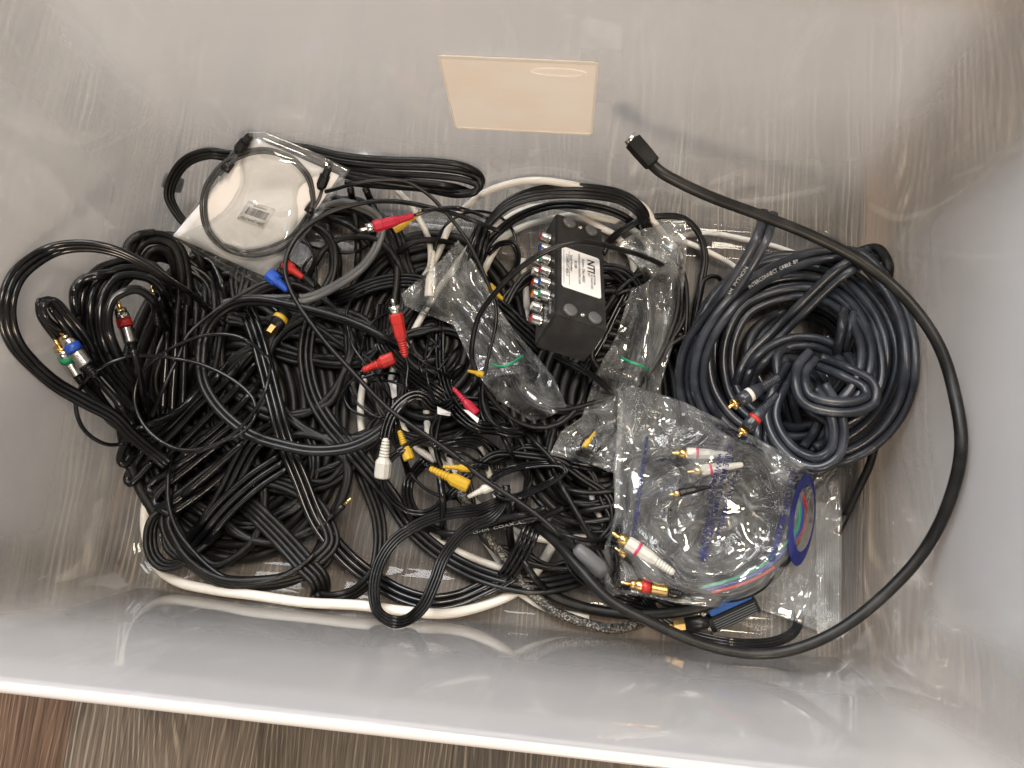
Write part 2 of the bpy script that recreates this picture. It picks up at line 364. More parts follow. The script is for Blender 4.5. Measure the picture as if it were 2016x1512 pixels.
def axis_frame(a, b):
    z = Vector(b)-Vector(a); L = z.length; z.normalize(); up = Vector((.1, -.2, 1))
    x = up.cross(z)
    if x.length < 1e-4: x = Vector((1, 0, 0))
    x.normalize(); y = z.cross(x)
    return Matrix(((x.x, y.x, z.x, a[0]), (x.y, y.y, z.y, a[1]), (x.z, y.z, z.z, a[2]), (0, 0, 0, 1))), L
def lathe_obj(name, prof, M, mat, parent, seg=16, smooth=True):
    V, F = lathe(prof, seg); V = [tuple(M @ Vector(v)) for v in V]
    return mesh_obj(name, V, F, mat, parent, smooth)
def ridged(t0, t1, r0, r1, k, depth=.18):
    out = []
    for i in range(k):
        a = t0+(t1-t0)*i/k; b = t0+(t1-t0)*(i+.55)/k; c = t0+(t1-t0)*(i+.62)/k; d = t0+(t1-t0)*(i+.95)/k; rr = r0+(r1-r0)*(i+.5)/k
        out += [(a, rr), (b, rr), (c, rr*(1-depth)), (d, rr*(1-depth))]
    return out
def plug(root, tip, back, style='moulded', mat=RED, z=None, dz=0., w=1., band=None, pin=CHROME, bare=True):
    tip2 = np.array([tip, back], float)
    if z is None:
        m = np.array([np.array(tip)*(1-t)+np.array(back)*t for t in (0, .25, .5, .75, 1)])
        zz = .03
        for _ in range(3): zz = min(ZCAP+.01, float(np.mean(h_under(at(m, np.full(5, zz)), .004)))+.005)
        z = zz
    zt, zb = (z if isinstance(z, (tuple, list)) else (z, z+dz))
    zt, zb = inside_z(tip2, [zt, zb], .006)
    P = at(tip2, [zt, zb]); M, L = axis_frame(P[0], P[1]); s = L*w
    if style == 'moulded':
        body = lathe_obj('plug', [(.25*L, .10*s), (.27*L, .118*s), (.40*L, .122*s), (.42*L, .112*s), (.62*L, .108*s), (.70*L, .085*s)], M, mat, root, 8, False)
        lathe_obj('boot', [(.69*L, .085*s)]+ridged(.70*L, .99*L, .085*s, .062*s, 7)+[(1.0*L, .05*s)], M, mat, body)
        lathe_obj('collar', [(.12*L, .080*s), (.12*L, .095*s), (.27*L, .095*s), (.27*L, .05*s)], M, pin, body)
        lathe_obj('pin', [(0, .012*s), (.015*L, .034*s), (.25*L, .034*s)], M, pin, body, 10)
    elif style == 'metal':
        body = lathe_obj('plug', [(.22*L, .095*s), (.22*L, .115*s), (.34*L, .118*s), (.36*L, .11*s), (.50*L, .112*s)]+ridged(.50*L, .74*L, .122*s, .122*s, 9, .05)+[(.75*L, .105*s), (.76*L, .07*s)], M, pin if band else mat, root, 20)
        if band: lathe_obj('colour_band', [(.335*L, .10*s), (.335*L, .125*s), (.47*L, .125*s), (.47*L, .10*s)], M, band, body, 20)
        lathe_obj('collar', [(.16*L, .07*s), (.16*L, .098*s), (.25*L, .098*s), (.25*L, .06*s)], M, GOLD, body)
        lathe_obj('pin', [(0, .012*s), (.02*L, .036*s), (.24*L, .036*s)], M, GOLD, body, 10)
        lathe_obj('boot', [(.75*L, .085*s)]+ridged(.76*L, .99*L, .082*s, .06*s, 5)+[(1.0*L, .045*s)], M, BLACK, body)
    elif style == 'navy':
        body = lathe_obj('plug', [(.20*L, .07*s), (.20*L, .105*s), (.30*L, .118*s), (.50*L, .118*s), (.64*L, .09*s)], M, NAVY, root, 20)
        lathe_obj('colour_band', [(.385*L, .11*s), (.385*L, .122*s), (.45*L, .122*s), (.45*L, .11*s)], M, band, body, 20)
        lathe_obj('boot', [(.62*L, .09*s)]+ridged(.64*L, .99*L, .088*s, .062*s, 9, .22)+[(1.0*L, .045*s)], M, NAVY, body)
        lathe_obj('collar', [(.10*L, .06*s), (.10*L, .095*s), (.14*L, .10*s), (.14*L, .085*s), (.21*L, .085*s), (.21*L, .05*s)], M, GOLD, body)
        lathe_obj('pin', [(0, .012*s), (.012*L, .030*s), (.18*L, .030*s)], M, GOLD, body, 10)
    elif style == 'mini':                                   # 3.5 mm jack plug
        body = lathe_obj('plug', [(.34*L, .06*s), (.36*L, .085*s), (.70*L, .085*s), (.72*L, .07*s)]+ridged(.72*L, .99*L, .066*s, .05*s, 5)+[(1.0*L, .04*s)], M, BLACK, root, 14)
        pn = lathe_obj('pin', [(0, .015*s), (.03*L, .040*s), (.09*L, .028*s), (.11*L, .042*s), (.36*L, .042*s)], M, GOLD, body, 12)
        for q in (.15, .23): lathe_obj('ring', [(q*L, .043*s), (q*L, .0445*s), ((q+.02)*L, .0445*s), ((q+.02)*L, .043*s)], M, INK, body, 12)
    elif style == 'boot':                                   # only the rear half shows
        body = lathe_obj('plug', [(0, .20*s), (.04*L, .22*s), (.38*L, .22*s), (.46*L, .17*s)], M, mat, root, 10, False)
        lathe_obj('boot', [(.45*L, .16*s)]+ridged(.46*L, .99*L, .155*s, .10*s, 7)+[(1.0*L, .07*s)], M, mat, body)
    elif style == 'coax':                                   # push-on connector with a printed band
        body = lathe_obj('plug', [(.30*L, .10*s), (.30*L, .17*s), (.55*L, .17*s), (.57*L, .19*s), (1.*L, .19*s), (1.0*L, .1*s)], M, BLACK, root, 20)
        lathe_obj('colour_band', [(.60*L, .185*s), (.60*L, .195*s), (.76*L, .195*s), (.76*L, .185*s)], M, band, body, 20)
        lathe_obj('collar', [(0, .09*s), (0, .125*s), (.31*L, .135*s), (.31*L, .09*s)], M, GOLD, body, 6, False)
    stamp(at(np.linspace(tip2[0], tip2[1], 12), np.linspace(zt, zb, 12)), .004, np.full(12, max(zt, zb)+.003))
    return body
def text_mesh(body, size=1., bold=0.):
    cu = bpy.data.curves.new('t', 'FONT'); cu.body = body; cu.size = size; cu.resolution_u = 2; cu.offset = bold*size
    o = bpy.data.objects.new('t', cu); COL.objects.link(o); dg = bpy.context.evaluated_depsgraph_get(); dg.update()
    me = o.evaluated_get(dg).to_mesh(); V = np.array([tuple(v.co) for v in me.vertices]).reshape(-1, 3); F = [list(p.vertices) for p in me.polygons]
    o.evaluated_get(dg).to_mesh_clear(); bpy.data.objects.remove(o); bpy.data.curves.remove(cu)
    return V, F
def text_flat(name, body, M, mat, parent, size, bold=0., fit=None):
    V, F = text_mesh(body, size, bold)
    if fit: V[:, 0] *= fit/max(1e-6, V[:, 0].max())
    W = [tuple(M @ Vector(v)) for v in V]
    return mesh_obj(name, W, F, mat, parent, False)
def text_on_path(name, body, key, s0, px, mat, parent, side=0., rev=False, fit=None):
    """lettering printed along a cable: follows its centre line, wrapped on the upper side"""
    S, P, r = PATHS[key]; T, Sd, U = frames(P); 
    d = np.r_[0, np.cumsum(np.linalg.norm(np.diff(P, axis=0), axis=1))]
    V, F = text_mesh(body, px)
    if fit: V[:, 0] *= fit/V[:, 0].max()
    W = []
    for x, y, _ in V:
        q = s0+(-x if rev else x); i = np.interp(q, d, np.arange(len(d)))
        f = lambda A: np.array([np.interp(i, np.arange(len(d)), A[:, j]) for j in range(3)])
        yy = (y-px*.35)*(-1 if rev else 1); th = (yy+side)/r; sd = f(Sd); up = f(U)
        # choose the sense so that the letters read upright
        W.append(f(P)+(-sd*np.sin(th)+up*np.cos(th))*r*1.02)
    return mesh_obj(name, W, F, mat, parent, False)
def loops(cx, cy, rx, ry, turns, jit=.06, tilt=0., start=0., z=0, shrink=0., pts=14):
    out = []; tl = math.radians(tilt)
    for i in range(int(turns*pts)+1):
        a = math.radians(start)+2*math.pi*i/pts; j = 1+random.uniform(-jit, jit)-shrink*i/(turns*pts)
        x = rx*math.cos(a)*j; y = ry*math.sin(a)*j
        out.append((cx+x*math.cos(tl)-y*math.sin(tl), cy+x*math.sin(tl)+y*math.cos(tl), z))
    return np.array(out)
# ================================================================== THE SETTING
floor = mesh_obj('floor', [(-3, -3, -.016), (3, -3, -.016), (3, 3, -.016), (-3, 3, -.016)], [(0, 1, 2, 3)], WOOD, None, False); tag(floor, kind='structure')
PW = .182
def plank_mesh(l):
    bm = bmesh.new(); bmesh.ops.create_cube(bm, size=1); bmesh.ops.scale(bm, vec=(PW-.0002, l-.0002, .006), verts=bm.verts)
    bmesh.ops.bevel(bm, geom=[e for e in bm.edges if all(v.co.z > 0 for v in e.verts)], offset=.0003, segments=1, affect='EDGES')
    me = bpy.data.meshes.new('plank'); bm.to_mesh(me); bm.free(); me.materials.append(WOOD); return me
PM = plank_mesh(2.4); PMR = PM.copy(); PMR.materials.clear(); PMR.materials.append(WOOD_RED)
for i in range(-9, 10):
    for j in range(-1, 2):
        o = bpy.data.objects.new('plank', PMR if (i, j) == (-3, -1) else PM); COL.objects.link(o); o.parent = floor
        o.location = (i*PW+.080, (j*2.4+.93 if i == -3 else j*2.4+((i*0.437) % 1.0)*.8-.4), -.0085)
# ------------------------------------------------------------------ the tote
def rrect(a, b, rc, z, k=10, m=8):
    out = []
    cs = [(a-rc, b-rc, 0), (-(a-rc), b-rc, 90), (-(a-rc), -(b-rc), 180), (a-rc, -(b-rc), 270)]
    for i, (x, y, a0) in enumerate(cs):
        for j in range(k+1):
            t = math.radians(a0+90*j/k); out.append((x+rc*math.cos(t), y+rc*math.sin(t), z))
        nx, ny, _ = cs[(i+1) % 4]; t = math.radians(a0+90); p = (x+rc*math.cos(t), y+rc*math.sin(t)); q = (nx+rc*math.cos(t), ny+rc*math.sin(t))
        for j in range(1, m): out.append((p[0]+(q[0]-p[0])*j/m, p[1]+(q[1]-p[1])*j/m, z))
    return out
def loft(rings, cap0=False):
    V, F = [], []; n = len(rings[0])
    for r in rings: V += r
    for i in range(len(rings)-1):
        for k in range(n):
            k2 = (k+1) % n; F.append((i*n+k, i*n+k2, (i+1)*n+k2, (i+1)*n+k))
    if cap0: F.append(tuple(range(n))[::-1])
    return V, F
def offs(d, z): return rrect(BW+d, BD+d, max(.006, .045+d+z*.10), z)
tote = thing('storage_tote', 'large translucent frosted plastic storage tote full of cables on wood floor', 'storage tote', (0, 0, 0))
inner = [offs(-.052, .0042), offs(-.048, .0040), offs(-.0455, .0004), offs(-.037, 0), offs(-.0345, .0030), offs(-.022, .0030), offs(-.0195, 0)]
FR = .013
for q in range(0, 7): a = math.radians(82*q/6); inner.append(offs(-FR+FR*math.sin(a), FR-FR*math.cos(a)))
for z in (.03, .08, .15, .22, .28, TH-.004): inner.append(offs(DR*z, z))
inner += [offs(DR*TH+.0005, TH-.001), offs(DR*TH+.002, TH)]
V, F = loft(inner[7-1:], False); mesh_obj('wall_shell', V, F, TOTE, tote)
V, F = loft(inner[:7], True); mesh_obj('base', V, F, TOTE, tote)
wall_t = .0024
outer = [offs(DR*TH+.002-.0001, TH-.0026)]+[offs(DR*z+wall_t, z) for z in (TH-.006, .28, .22, .15, .08, .03)]+[offs(wall_t-.004, .004), offs(-.012, -.003), offs(-.03, -.0045)]
V, F = loft(outer, False); V2 = V
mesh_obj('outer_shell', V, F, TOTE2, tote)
D0 = DR*TH
rim = [offs(D0+.002, TH), offs(D0+.0026, TH+.0008), offs(D0+.0060, TH+.0008), offs(D0+.0074, TH-.0006), offs(D0+.0080, TH-.003), offs(D0+.0088, TH-.014), offs(D0+.0070, TH-.014), offs(D0+.0060, TH-.003), offs(D0+.003, TH-.0016)]
RIMM = pbr('rim_polypropylene', (.52, .51, .52), .22, rvar=.04)
V, F = loft(rim); mesh_obj('rim', V, F, RIMM, tote)
# label on the back wall
def wallpt(x, z, off=-.0008): return Vector((x, BD+DR*z+off, z))
lx0, lx1, lz0, lz1 = -.0441, .0724, .1457, .2390
def wall_quad(name, x0, x1, z0, z1, off, mat, parent, k=6, rc=.004, th=.0006):
    pts = []
    for (cx, cz, a0) in ((x1-rc, z1-rc, 0), (x0+rc, z1-rc, 90), (x0+rc, z0+rc, 180), (x1-rc, z0+rc, 270)):
        for j in range(k+1): t = math.radians(a0+90*j/k); pts.append((cx+rc*math.cos(t), cz+rc*math.sin(t)))
    V = [tuple(wallpt(x, z, off)) for x, z in pts]+[tuple(wallpt(x, z, off+th)) for x, z in pts]; n = len(pts)
    F = [tuple(range(n)), tuple(range(n, 2*n))[::-1]]+[(i, i+n, (i+1) % n+n, (i+1) % n) for i in range(n)]
    return mesh_obj(name, V, F, mat, parent, False)
LAB = label_mat(); LABW = pbr('label_edge', (.80, .74, .66), .4)
lab = wall_quad('label', lx0, lx1, lz0, lz1, -.0014, LAB, tote); tag(lab, 'cream rectangular label on the back wall')
for (a, b, c, d) in ((lx0, lx1, lz1-.0030, lz1), (lx0, lx0+.0016, lz0+.003, lz1-.003), (lx1-.0016, lx1, lz0+.003, lz1-.003), (lx0+.002, lx1-.002, lz0, lz0+.0014)):
    wall_quad('border', a, b, c, d, -.0019, LABW, lab, rc=.0006, th=.0006)
bz = lz1-.013; bx = lx1-.029
V, F = [], []
ring = [(bx+.0205*math.cos(t)*(1 if abs(math.cos(t)) < .0 else 1), bz+.0042*math.sin(t)) for t in np.linspace(0, 2*np.pi, 41)[:-1]]
tube(np.array([tuple(wallpt(x, z, -.0016)) for x, z in ring+ring[:1]]), .0005, V, F, 6); mesh_obj('embossed_badge', V, F, LAB, lab)
TAPE = film('clear_tape', .14, .3, refl=.4, tint=(1, 1, 1), bump=.02)
tp = wall_quad('clear_tape', .0585, .0885, .190, .252, -.0005, TAPE, tote, rc=.0008, th=.0002)
# ================================================================== THE CONTENTS (bottom of the pile first)
def spiral(cx, cy, rx, ry, r0, turns, tilt=0, pts=20, jit=.012):
    out = []; tl = math.radians(tilt)
    for i in range(int(turns*pts)+1):
        a = 2*math.pi*i/pts; k = (r0+(1-r0)*i/(turns*pts))*(1+random.uniform(-jit, jit)); x = rx*math.cos(a)*k; y = ry*math.sin(a)*k
        out.append((cx+x*math.cos(tl)-y*math.sin(tl), cy+x*math.sin(tl)+y*math.cos(tl), 0))
    return np.array(out)
for lab, a_, n_, r_ in (('left hanks', (465, 800, 235, 320, .06), 11, 5.2), ('the centre of the pile', (850, 670, 185, 215, .06), 9, 4.6), ('the splitter box', (1185, 800, 185, 260, .06), 9, 5.0), ('the printed bag', (1400, 1030, 190, 145, .06), 8, 5.0)):
    cable('power_cord', 'thick black cord wound flat on the tote floor under ' + lab, spiral(*a_, n_), r_, MATTE, cap=.0085, group='thick cords on the tote floor', step=8)
# ---- white coax
cable('coaxial_cable', 'thick white coaxial cable coiled in wide loops under the black cables', [
    "1330,490 1290,440 1266,406 1225,388 1180,378 1141,367 1099,359 1058,355 1016,359 961,376 919,406 886,445 862,500 820,570 780,630 739,693 722,732 711,782 711,838 719,888 739,929 753,949 790,995 830,1035 878,1072 930,1098 1010,1122 1060,1118",
    "900,930 820,880 775,800 772,735 800,680 850,590 900,520 940,470 974,450 1002,428 1030,414 1066,406 1099,406 1141,416 1183,428 1224,439 1265,470 1290,520",
    "930,520 960,490 1000,462 1030,446 1080,432 1138,425 1183,448 1211,464 1240,500 1252,550", "1200,1020 1130,1060 1060,1060 985,1030 900,950 850,880 838,800",
    "950,560 957,526 978,487 1000,460", "1035,640 1037,600 1034,560 1028,510"], 3.5, WHITE, chunk=90, group='white cables in the tote')
cable('coaxial_cable', 'white cable lying along the front wall of the tote', "345,930 312,950 294,972 286,1016 289,1058 311,1116 347,1144 417,1161 500,1172 600,1186 711,1192 794,1203 878,1208 947,1194 1017,1164 1060,1120 1095,1060", 4.6, WHITE, group='white cables in the tote')
cable('coaxial_cable', 'short white cable run showing beneath the braided black sleeve', "965,1130 1000,1152 1030,1172 1065,1193 1110,1208 1160,1212", 3.3, WHITE, group='white cables in the tote')
cable('coaxial_cable', 'white cable end peeking out below the black coil at lower left', "320,1050 340,1080 375,1108 430,1135 475,1148", 3.4, WHITE, group='white cables in the tote')
cable('coaxial_cable', 'white cable curving down beside the yellow plug near the back wall', "750,345 778,372 808,402 828,436 842,466 848,508 840,545 815,578 780,600", 3.0, WHITE, group='white cables in the tote')
cable('coaxial_cable', 'white cable with ridged boot running behind the navy coil', ["1330,470 1351,463 1394,459 1413,461 1468,472 1524,485 1561,498 1620,520"], 2.9, WHITE, group='white cables in the tote',
      plugs=[dict(tip=(1418, 462), back=(1382, 461), style='boot', mat=IVORY, w=.62, z=.017)])
cable('coaxial_cable', 'white cable dipping under the navy coil beside the small zip bag', "1300,462 1353,478 1394,496 1446,526 1490,570", 3.0, WHITE, group='white cables in the tote')
cable('coaxial_cable', 'pale cable running beside the right end of the zip bag', "1175,905 1165,940 1168,990 1195,1040 1215,1075", 2.8, WHITE, group='white cables in the tote')
cable('coaxial_cable', 'pale cable crossing below the yellow plugs', "880,890 892,930 905,975 940,1040 985,1110", 3.0, WHITE, group='white cables in the tote')
cable('coaxial_cable', 'pale cable lying deep under the coaxial lettering', "945,880 965,940 985,1000 1015,1060 1060,1110", 3.0, WHITE, group='white cables in the tote')

# ---- left pile, dark coils at the bottom
cable('speaker_cable', 'black three-core cable wound in a deep coil at the lower left', loops(490, 1045, 158, 104, 3.2, .05, 8), 2.7, MATTE, n=3, chunk=60, stiff=9, twist=(20, -30, 35, -10, 30, 60, 10))
cable('speaker_cable', 'black cable standing on edge in a tight loop above the white cable end', "350,985 328,1004 303,1022 295,1058 301,1092 320,1112 347,1112 378,1092 420,1058 460,1020", 2.6, MATTE, n=3, twist=(80, 65, 60, 70, 60))
cable('speaker_cable', 'black coil buried under the left hank of cables', loops(300, 680, 120, 175, 3.3, .07, 12), 3.0, BLACK, cap=.020, chunk=60, n=2, twist=(0, 50, 10, 60, 20))
cable('speaker_cable', 'black coil buried behind the grey cable loop', loops(640, 560, 165, 160, 4.2, .10, 0, 60), 2.8, MATTE, cap=.020, chunk=60, n=2, twist=(0, 50, 10, 60, 20, 0, 40))
cable('speaker_cable', 'black coil buried in the dark centre left of the pile', loops(590, 800, 160, 150, 4.2, .10, 0, 200), 2.8, MATTE, cap=.020, chunk=60, n=2, twist=(30, 0, 40, 0, 60, 20))
cable('speaker_cable', 'black coil lying under the middle of the left pile', loops(470, 900, 150, 130, 3.2, .08, 30), 2.6, BLACK, cap=.020, chunk=60, n=2, twist=(30, 0, 40, 0))
cable('power_cord', 'black cord bundle standing by the back wall between bag and white cable', ["690,372 700,430 705,500 700,560", "720,372 745,430 770,500 790,560", "645,440 655,520 640,600 630,660", "775,470 782,530 775,600 760,660", "668,520 664,570 655,640", "745,590 720,640 700,690"], 3.6, MATTE)
for i, (lab, a_) in enumerate((('upper left under the card bag', (520, 520, 140, 110)), ('behind the gold coaxial connector', (560, 690, 130, 130)), ('between the left hank and the large loop', (420, 740, 110, 120)), ('under the folded point at lower left', (430, 980, 130, 90)), ('below the thin leads at centre left', (660, 740, 120, 140)), ('under the crossing ribbons', (560, 960, 130, 100)))):
    cable('power_cord', 'black cord coiled deep in the pile ' + lab, loops(*a_, 3.4, .06, 30*i, 70*i), 3.4, MATTE, chunk=40, cap=.024)
for i, (lab, a_, r_) in enumerate((('between the long zip bag and the navy coil', (1345, 770, 50, 110), 3.4), ('under the white coaxial arcs at centre', (850, 760, 110, 110), 2.4), ('under the yellow plugs', (950, 900, 120, 85), 2.2), ('below the lower end of the long zip bag', (1160, 900, 95, 80), 2.6), ('in the middle of the printed bag area', (1400, 1020, 80, 75), 3.6), ('along the lower part of the printed bag area', (1420, 1090, 150, 70), 3.2), ('on the left of the printed bag area', (1290, 1000, 90, 110), 3.0), ('beside the splitter box on its right', (1260, 640, 70, 130), 2.6))):
    cable('power_cord', 'black cord coiled at the bottom ' + lab, loops(*a_, 3.6, .08, 30*i, 70*i), r_, MATTE, chunk=40, cap=.024)
# right-hand underlay
cable('speaker_cable', 'black coil buried below the splitter box', loops(1130, 660, 150, 150, 3.2, .08, 0), 2.2, BLACK, chunk=60, n=2, twist=(0, 30, 60, 0))
cable('speaker_cable', 'black coil buried under the printed bag', loops(1390, 1040, 165, 130, 3.2, .08, 0), 2.6, BLACK, chunk=60, n=2, twist=(0, 40, 0, 50))
cable('speaker_cable', 'black coil lying low between the zip bags and the front', loops(1060, 1000, 150, 105, 3.0, .1, 20, 40), 2.0, BLACK, chunk=60, n=2, twist=(0, 30, 60, 0))
cable('braided_cable', 'speckled black and grey braided sleeve cable along the front of the tote', "880,930 914,983 933,1019 969,1067 1011,1122 1044,1164 1086,1200 1128,1219 1165,1231 1205,1238 1245,1232 1290,1215", 4.7, BRAID)
cable('coaxial_cable', 'thick brownish black cable above the braided sleeve', "1040,1120 1060,1150 1085,1170 1128,1189 1202,1206 1300,1208 1380,1195 1440,1170", 5.0, MATTE)
cable('video_cable', 'black cable rising to the back right corner behind the navy coil', "1660,520 1690,497 1728,490 1748,520 1745,560 1735,610", 4.6, MATTE)
cable('video_cable', 'black cable hanging down beside the right end of the printed bag', "1735,800 1728,850 1712,915 1692,958 1670,1005 1648,1050", 3.6, MATTE)

# ---- top left
cable('power_cord', 'black cord loop with a black hook-and-loop tie left of the bagged optical cable', "520,330 480,312 444,306 411,302 369,316 343,347 333,386 350,422 372,446 420,480", 2.3, MATTE, n=3, sp=.7, cap=.06,
      twist=(10, 30, 50, 60, 40))
tie = PATHS
def band_at(name, u, v, ang, length, rad, z, mat, parent, squash=.75):
    """a strap wound round a bundle: short closed sleeve"""
    P0 = at1(u, v, z); P1 = at1(u+math.cos(ang)*10, v+math.sin(ang)*10, z); ax = Vector(P1-P0).normalized()*length/2
    M, L = axis_frame(Vector(P0)-ax, Vector(P0)+ax)
    prof = [(0, rad*.9), (0, rad), (L*.5, rad*1.04), (L, rad), (L, rad*.9)]
    V, F = lathe(prof, 18); V = [(x, y*squash, t) for x, y, t in V]
    return mesh_obj(name, [tuple(M @ Vector(p)) for p in V], F, mat, parent)
k0 = [o for o in COL.objects if o.get('label', '').startswith('black cord loop with a black hook')][0]
band_at('tie', 342, 362, 1.9, .013, .0095, .026, BLACK, k0)
hank = cable('power_cord', 'black cord folded into a flat hank with clear tape against the back wall', [
    "470,290,20 540,285 600,290 675,306 758,314 860,318 915,327 945,345 949,360 935,372",
    "480,310,20 585,300 675,318 758,327 860,332 915,340 940,352 946,366 930,378 860,372 760,360 690,348 620,330",
    "500,320 600,312 680,330 760,341 860,347 912,354 940,366 936,378 900,384 830,372 750,366 680,360",
    "520,335 620,325 690,342 770,354 860,362 905,370 925,378"], 3.1, BLACK, cap=.085, stiff=9)
CLR = film('clear_tape_band', .22, .25, bump=.1)
band_at('tape_band', 722, 326, .12, .036, .0125, .034, CLR, hank, .9)

# ---- left pile, upper hanks
cable('component_cable', 'black cable hank in a tall bent loop under the dark top of the left pile', [
    "262,520 256,494 266,472 300,461 335,468 358,492 368,530 372,580 370,640", "262,530 268,500 285,478 312,474 338,484 352,510 358,545 362,600",
    "275,540 285,508 300,492 320,492 336,506 344,535 348,580", "300,462 345,465 378,482 396,515 402,560", "248,510 252,482 272,464 305,458"], 3.9, MATTE)
cable('component_cable', 'glossy black cable hank bent over the left end of the pile', [
    "350,590 325,548 300,522 262,512 228,517 192,532 168,566 161,622 172,678 194,719 236,769 268,815 290,850", "345,610 322,560 300,538 255,528 225,534 200,548 184,575 178,622 188,676 210,719 250,770 284,815",
    "340,630 318,572 296,550 260,542 230,548 212,566 200,595 197,630 206,676 228,720 266,770 296,812", "172,660 150,615 147,572 162,552 200,540 250,535", "330,650 300,590 270,570 245,575 222,590 212,625 220,668 240,712 275,765 306,806"], 3.9, GLOSS, dive=(.05, .03), lift=60)
cable('component_cable', 'three glossy black strands arching over right of the red-banded plug', [
    "318,860 322,780 326,720 328,678 333,594 347,533 368,511 385,508", "338,865 340,780 344,720 346,678 350,600 362,540 378,514 400,508", "358,870 360,790 362,730 364,680 368,605 378,545 392,518 408,512 426,532 440,572 450,620"], 3.9, GLOSS)
cable('component_cable', 'black strands falling in the shade of the glossy arch', ["396,530 404,580 398,640 392,700 380,760", "412,535 422,590 418,650 408,720", "428,548 438,600 434,660 424,720 410,780", "388,560 386,620 382,700"], 3.0, MATTE)
# RCA leads at the far left
cable('component_lead', 'gold plug lead with a blue band at the far left of the pile', "182,734 196,752 230,790 262,835", 3.1, GLOSS, cat='cable',
      plugs=[dict(tip=(114, 645), back=(188, 742), style='metal', band=BLUE, pin=CHROME, w=1.05, z=(.150, .140))])
cable('component_lead', 'gold plug lead with a green band behind the blue-banded plug', "158,750 185,780 225,820 260,850", 3.1, GLOSS,
      plugs=[dict(tip=(108, 668), back=(162, 756), style='metal', band=GREEN, pin=CHROME, w=1.0, z=(.130, .120))])
cable('component_cable', 'three black strands bent in a small loop left of the glossy hank', "128,670,95 108,650,100 86,625,105 80,606,108 88,594,108 102,597,108 124,622,106 150,655,104 178,700,95 200,740,85", 2.6, GLOSS, n=3, sp=.9, twist=(0, 20, 50, 60, 40, 10, 0), stiff=4)
cable('component_lead', 'black lead with a red-banded metal plug inside the glossy black loop', "262,690 272,720 282,770 290,810", 2.6, GLOSS,
      plugs=[dict(tip=(231, 590), back=(266, 704), style='metal', band=RED, pin=CHROME, w=.95, z=(.105, .095))])
cable('audio_lead', 'thin black lead with a small jack plug between the left hanks', "310,640,100 306,680,100 298,720 290,770 286,830 300,860", 1.3, GLOSS,
      plugs=[dict(tip=(298, 556), back=(311, 642), style='mini', z=(.100, .098), w=1.0)])
# hank at lower left
cable('component_cable', 'long black cable folded into a hank whose bends end at lower left', [
    "440,700 405,750 362,800 325,825 290,838 262,853 241,885 237,908 247,915 264,882 292,852", "462,695 420,752 374,800 340,835 300,872 266,912 250,944 256,952 272,940 302,906 342,870",
    "485,700 440,755 390,800 352,842 312,882 276,922 258,938", "455,830 402,880 352,922 306,945 291,962 300,970 332,945 382,902 432,870 480,830",
    "470,845 412,890 362,930 316,968 304,988 313,998 347,975 402,932 462,886 500,850", "490,858 432,915 382,960 336,993 319,1003 331,1011 377,985 432,942 482,892 525,850",
    "500,800 440,850 390,890 330,930 300,955", "520,840 470,880 420,925 370,968 332,1000", "505,715 460,770 405,825 350,880 305,920", "525,735 480,790 430,840 375,885 325,930"], 3.7, GLOSS, lift=30, stiff=5.)
cable('component_cable', 'black three-strand cable folded to a sharp point at the lower left', ["552,830 540,845 498,872 470,920 448,967 410,1030 380,1066"], 3.2, GLOSS, n=3, sp=1.05)
cable('component_cable', 'glossy black strands running up to the right from the folded point', ["600,880 560,908 500,948 440,1003 402,1050 380,1076"], 3.3, GLOSS, n=3, sp=1.1)
cable('component_cable', 'black ribbon cable falling over the right side of the lower left coil', "470,980 510,1015 555,1060 600,1110 630,1145 628,1172 610,1180", 2.7, MATTE, n=4, twist=(0, 0, 10, 30, 60))
cable('component_cable', 'black ribbon cable curving round behind the front ribbon', "700,900 725,960 745,1020 748,1080 735,1130 700,1165 660,1178 620,1176", 2.6, MATTE, n=3, twist=(10, 30, 40, 20))
# long ribbons
cable('ribbon_cable', 'black three-strand ribbon sweeping from the left pile to the front wall', "470,580 486,611 505,660 522,720 540,790 562,870 592,945 628,1030 683,1098 739,1142 794,1172 850,1186 906,1178 961,1154 1010,1128 1050,1090", 2.9, GLOSS, n=3, sp=.95, twist=(0, 0, 0, 10, 25, 35, 20))
cable('ribbon_cable', 'black ribbon sweeping through the centre to below the breakout boot', "640,600 612,640 603,680 603,716 617,777 644,827 678,868 722,921 764,971 808,1037 864,1087 919,1120 989,1145 1058,1154 1128,1142 1180,1120", 2.9, BLACK, n=3, sp=.95, twist=(40, 30, 10, 0, 5, 20, 25))
# ---- arcs behind the grey cable
cable('power_cord', 'black cord arching behind the grey cable loop', "600,560 620,520 640,490 665,472 700,466 735,470 765,490 790,530 802,570", 3.3, MATTE)
cable('power_cord', 'black cord bending into the small zip bag mouth from the left', "770,520 782,500 800,484 825,474 860,474 905,482", 3.3, MATTE)
cable('power_cord', 'black cord sloping under the red plug near the back', "625,415 655,430 690,445 720,470 750,505", 3.4, MATTE)
cable('ribbon_cable', 'black four-strand ribbon running right under the grey cable', "640,600 690,578 730,562 770,553 815,553 850,562 880,575", 2.0, BLACK, n=4)
cable('audio_lead', 'thin black lead dipping inside the grey cable loop', "585,470 610,484 640,492 680,498 710,492 738,474", 1.5, BLACK)
cable('audio_lead', 'thin black lead bent downward beside the bagged optical cable', "592,455 612,490 622,530 620,570 612,600", 1.4, BLACK,
      plugs=[dict(tip=(560, 520), back=(596, 546), style='boot', mat=RED, w=1.1, z=.075)])
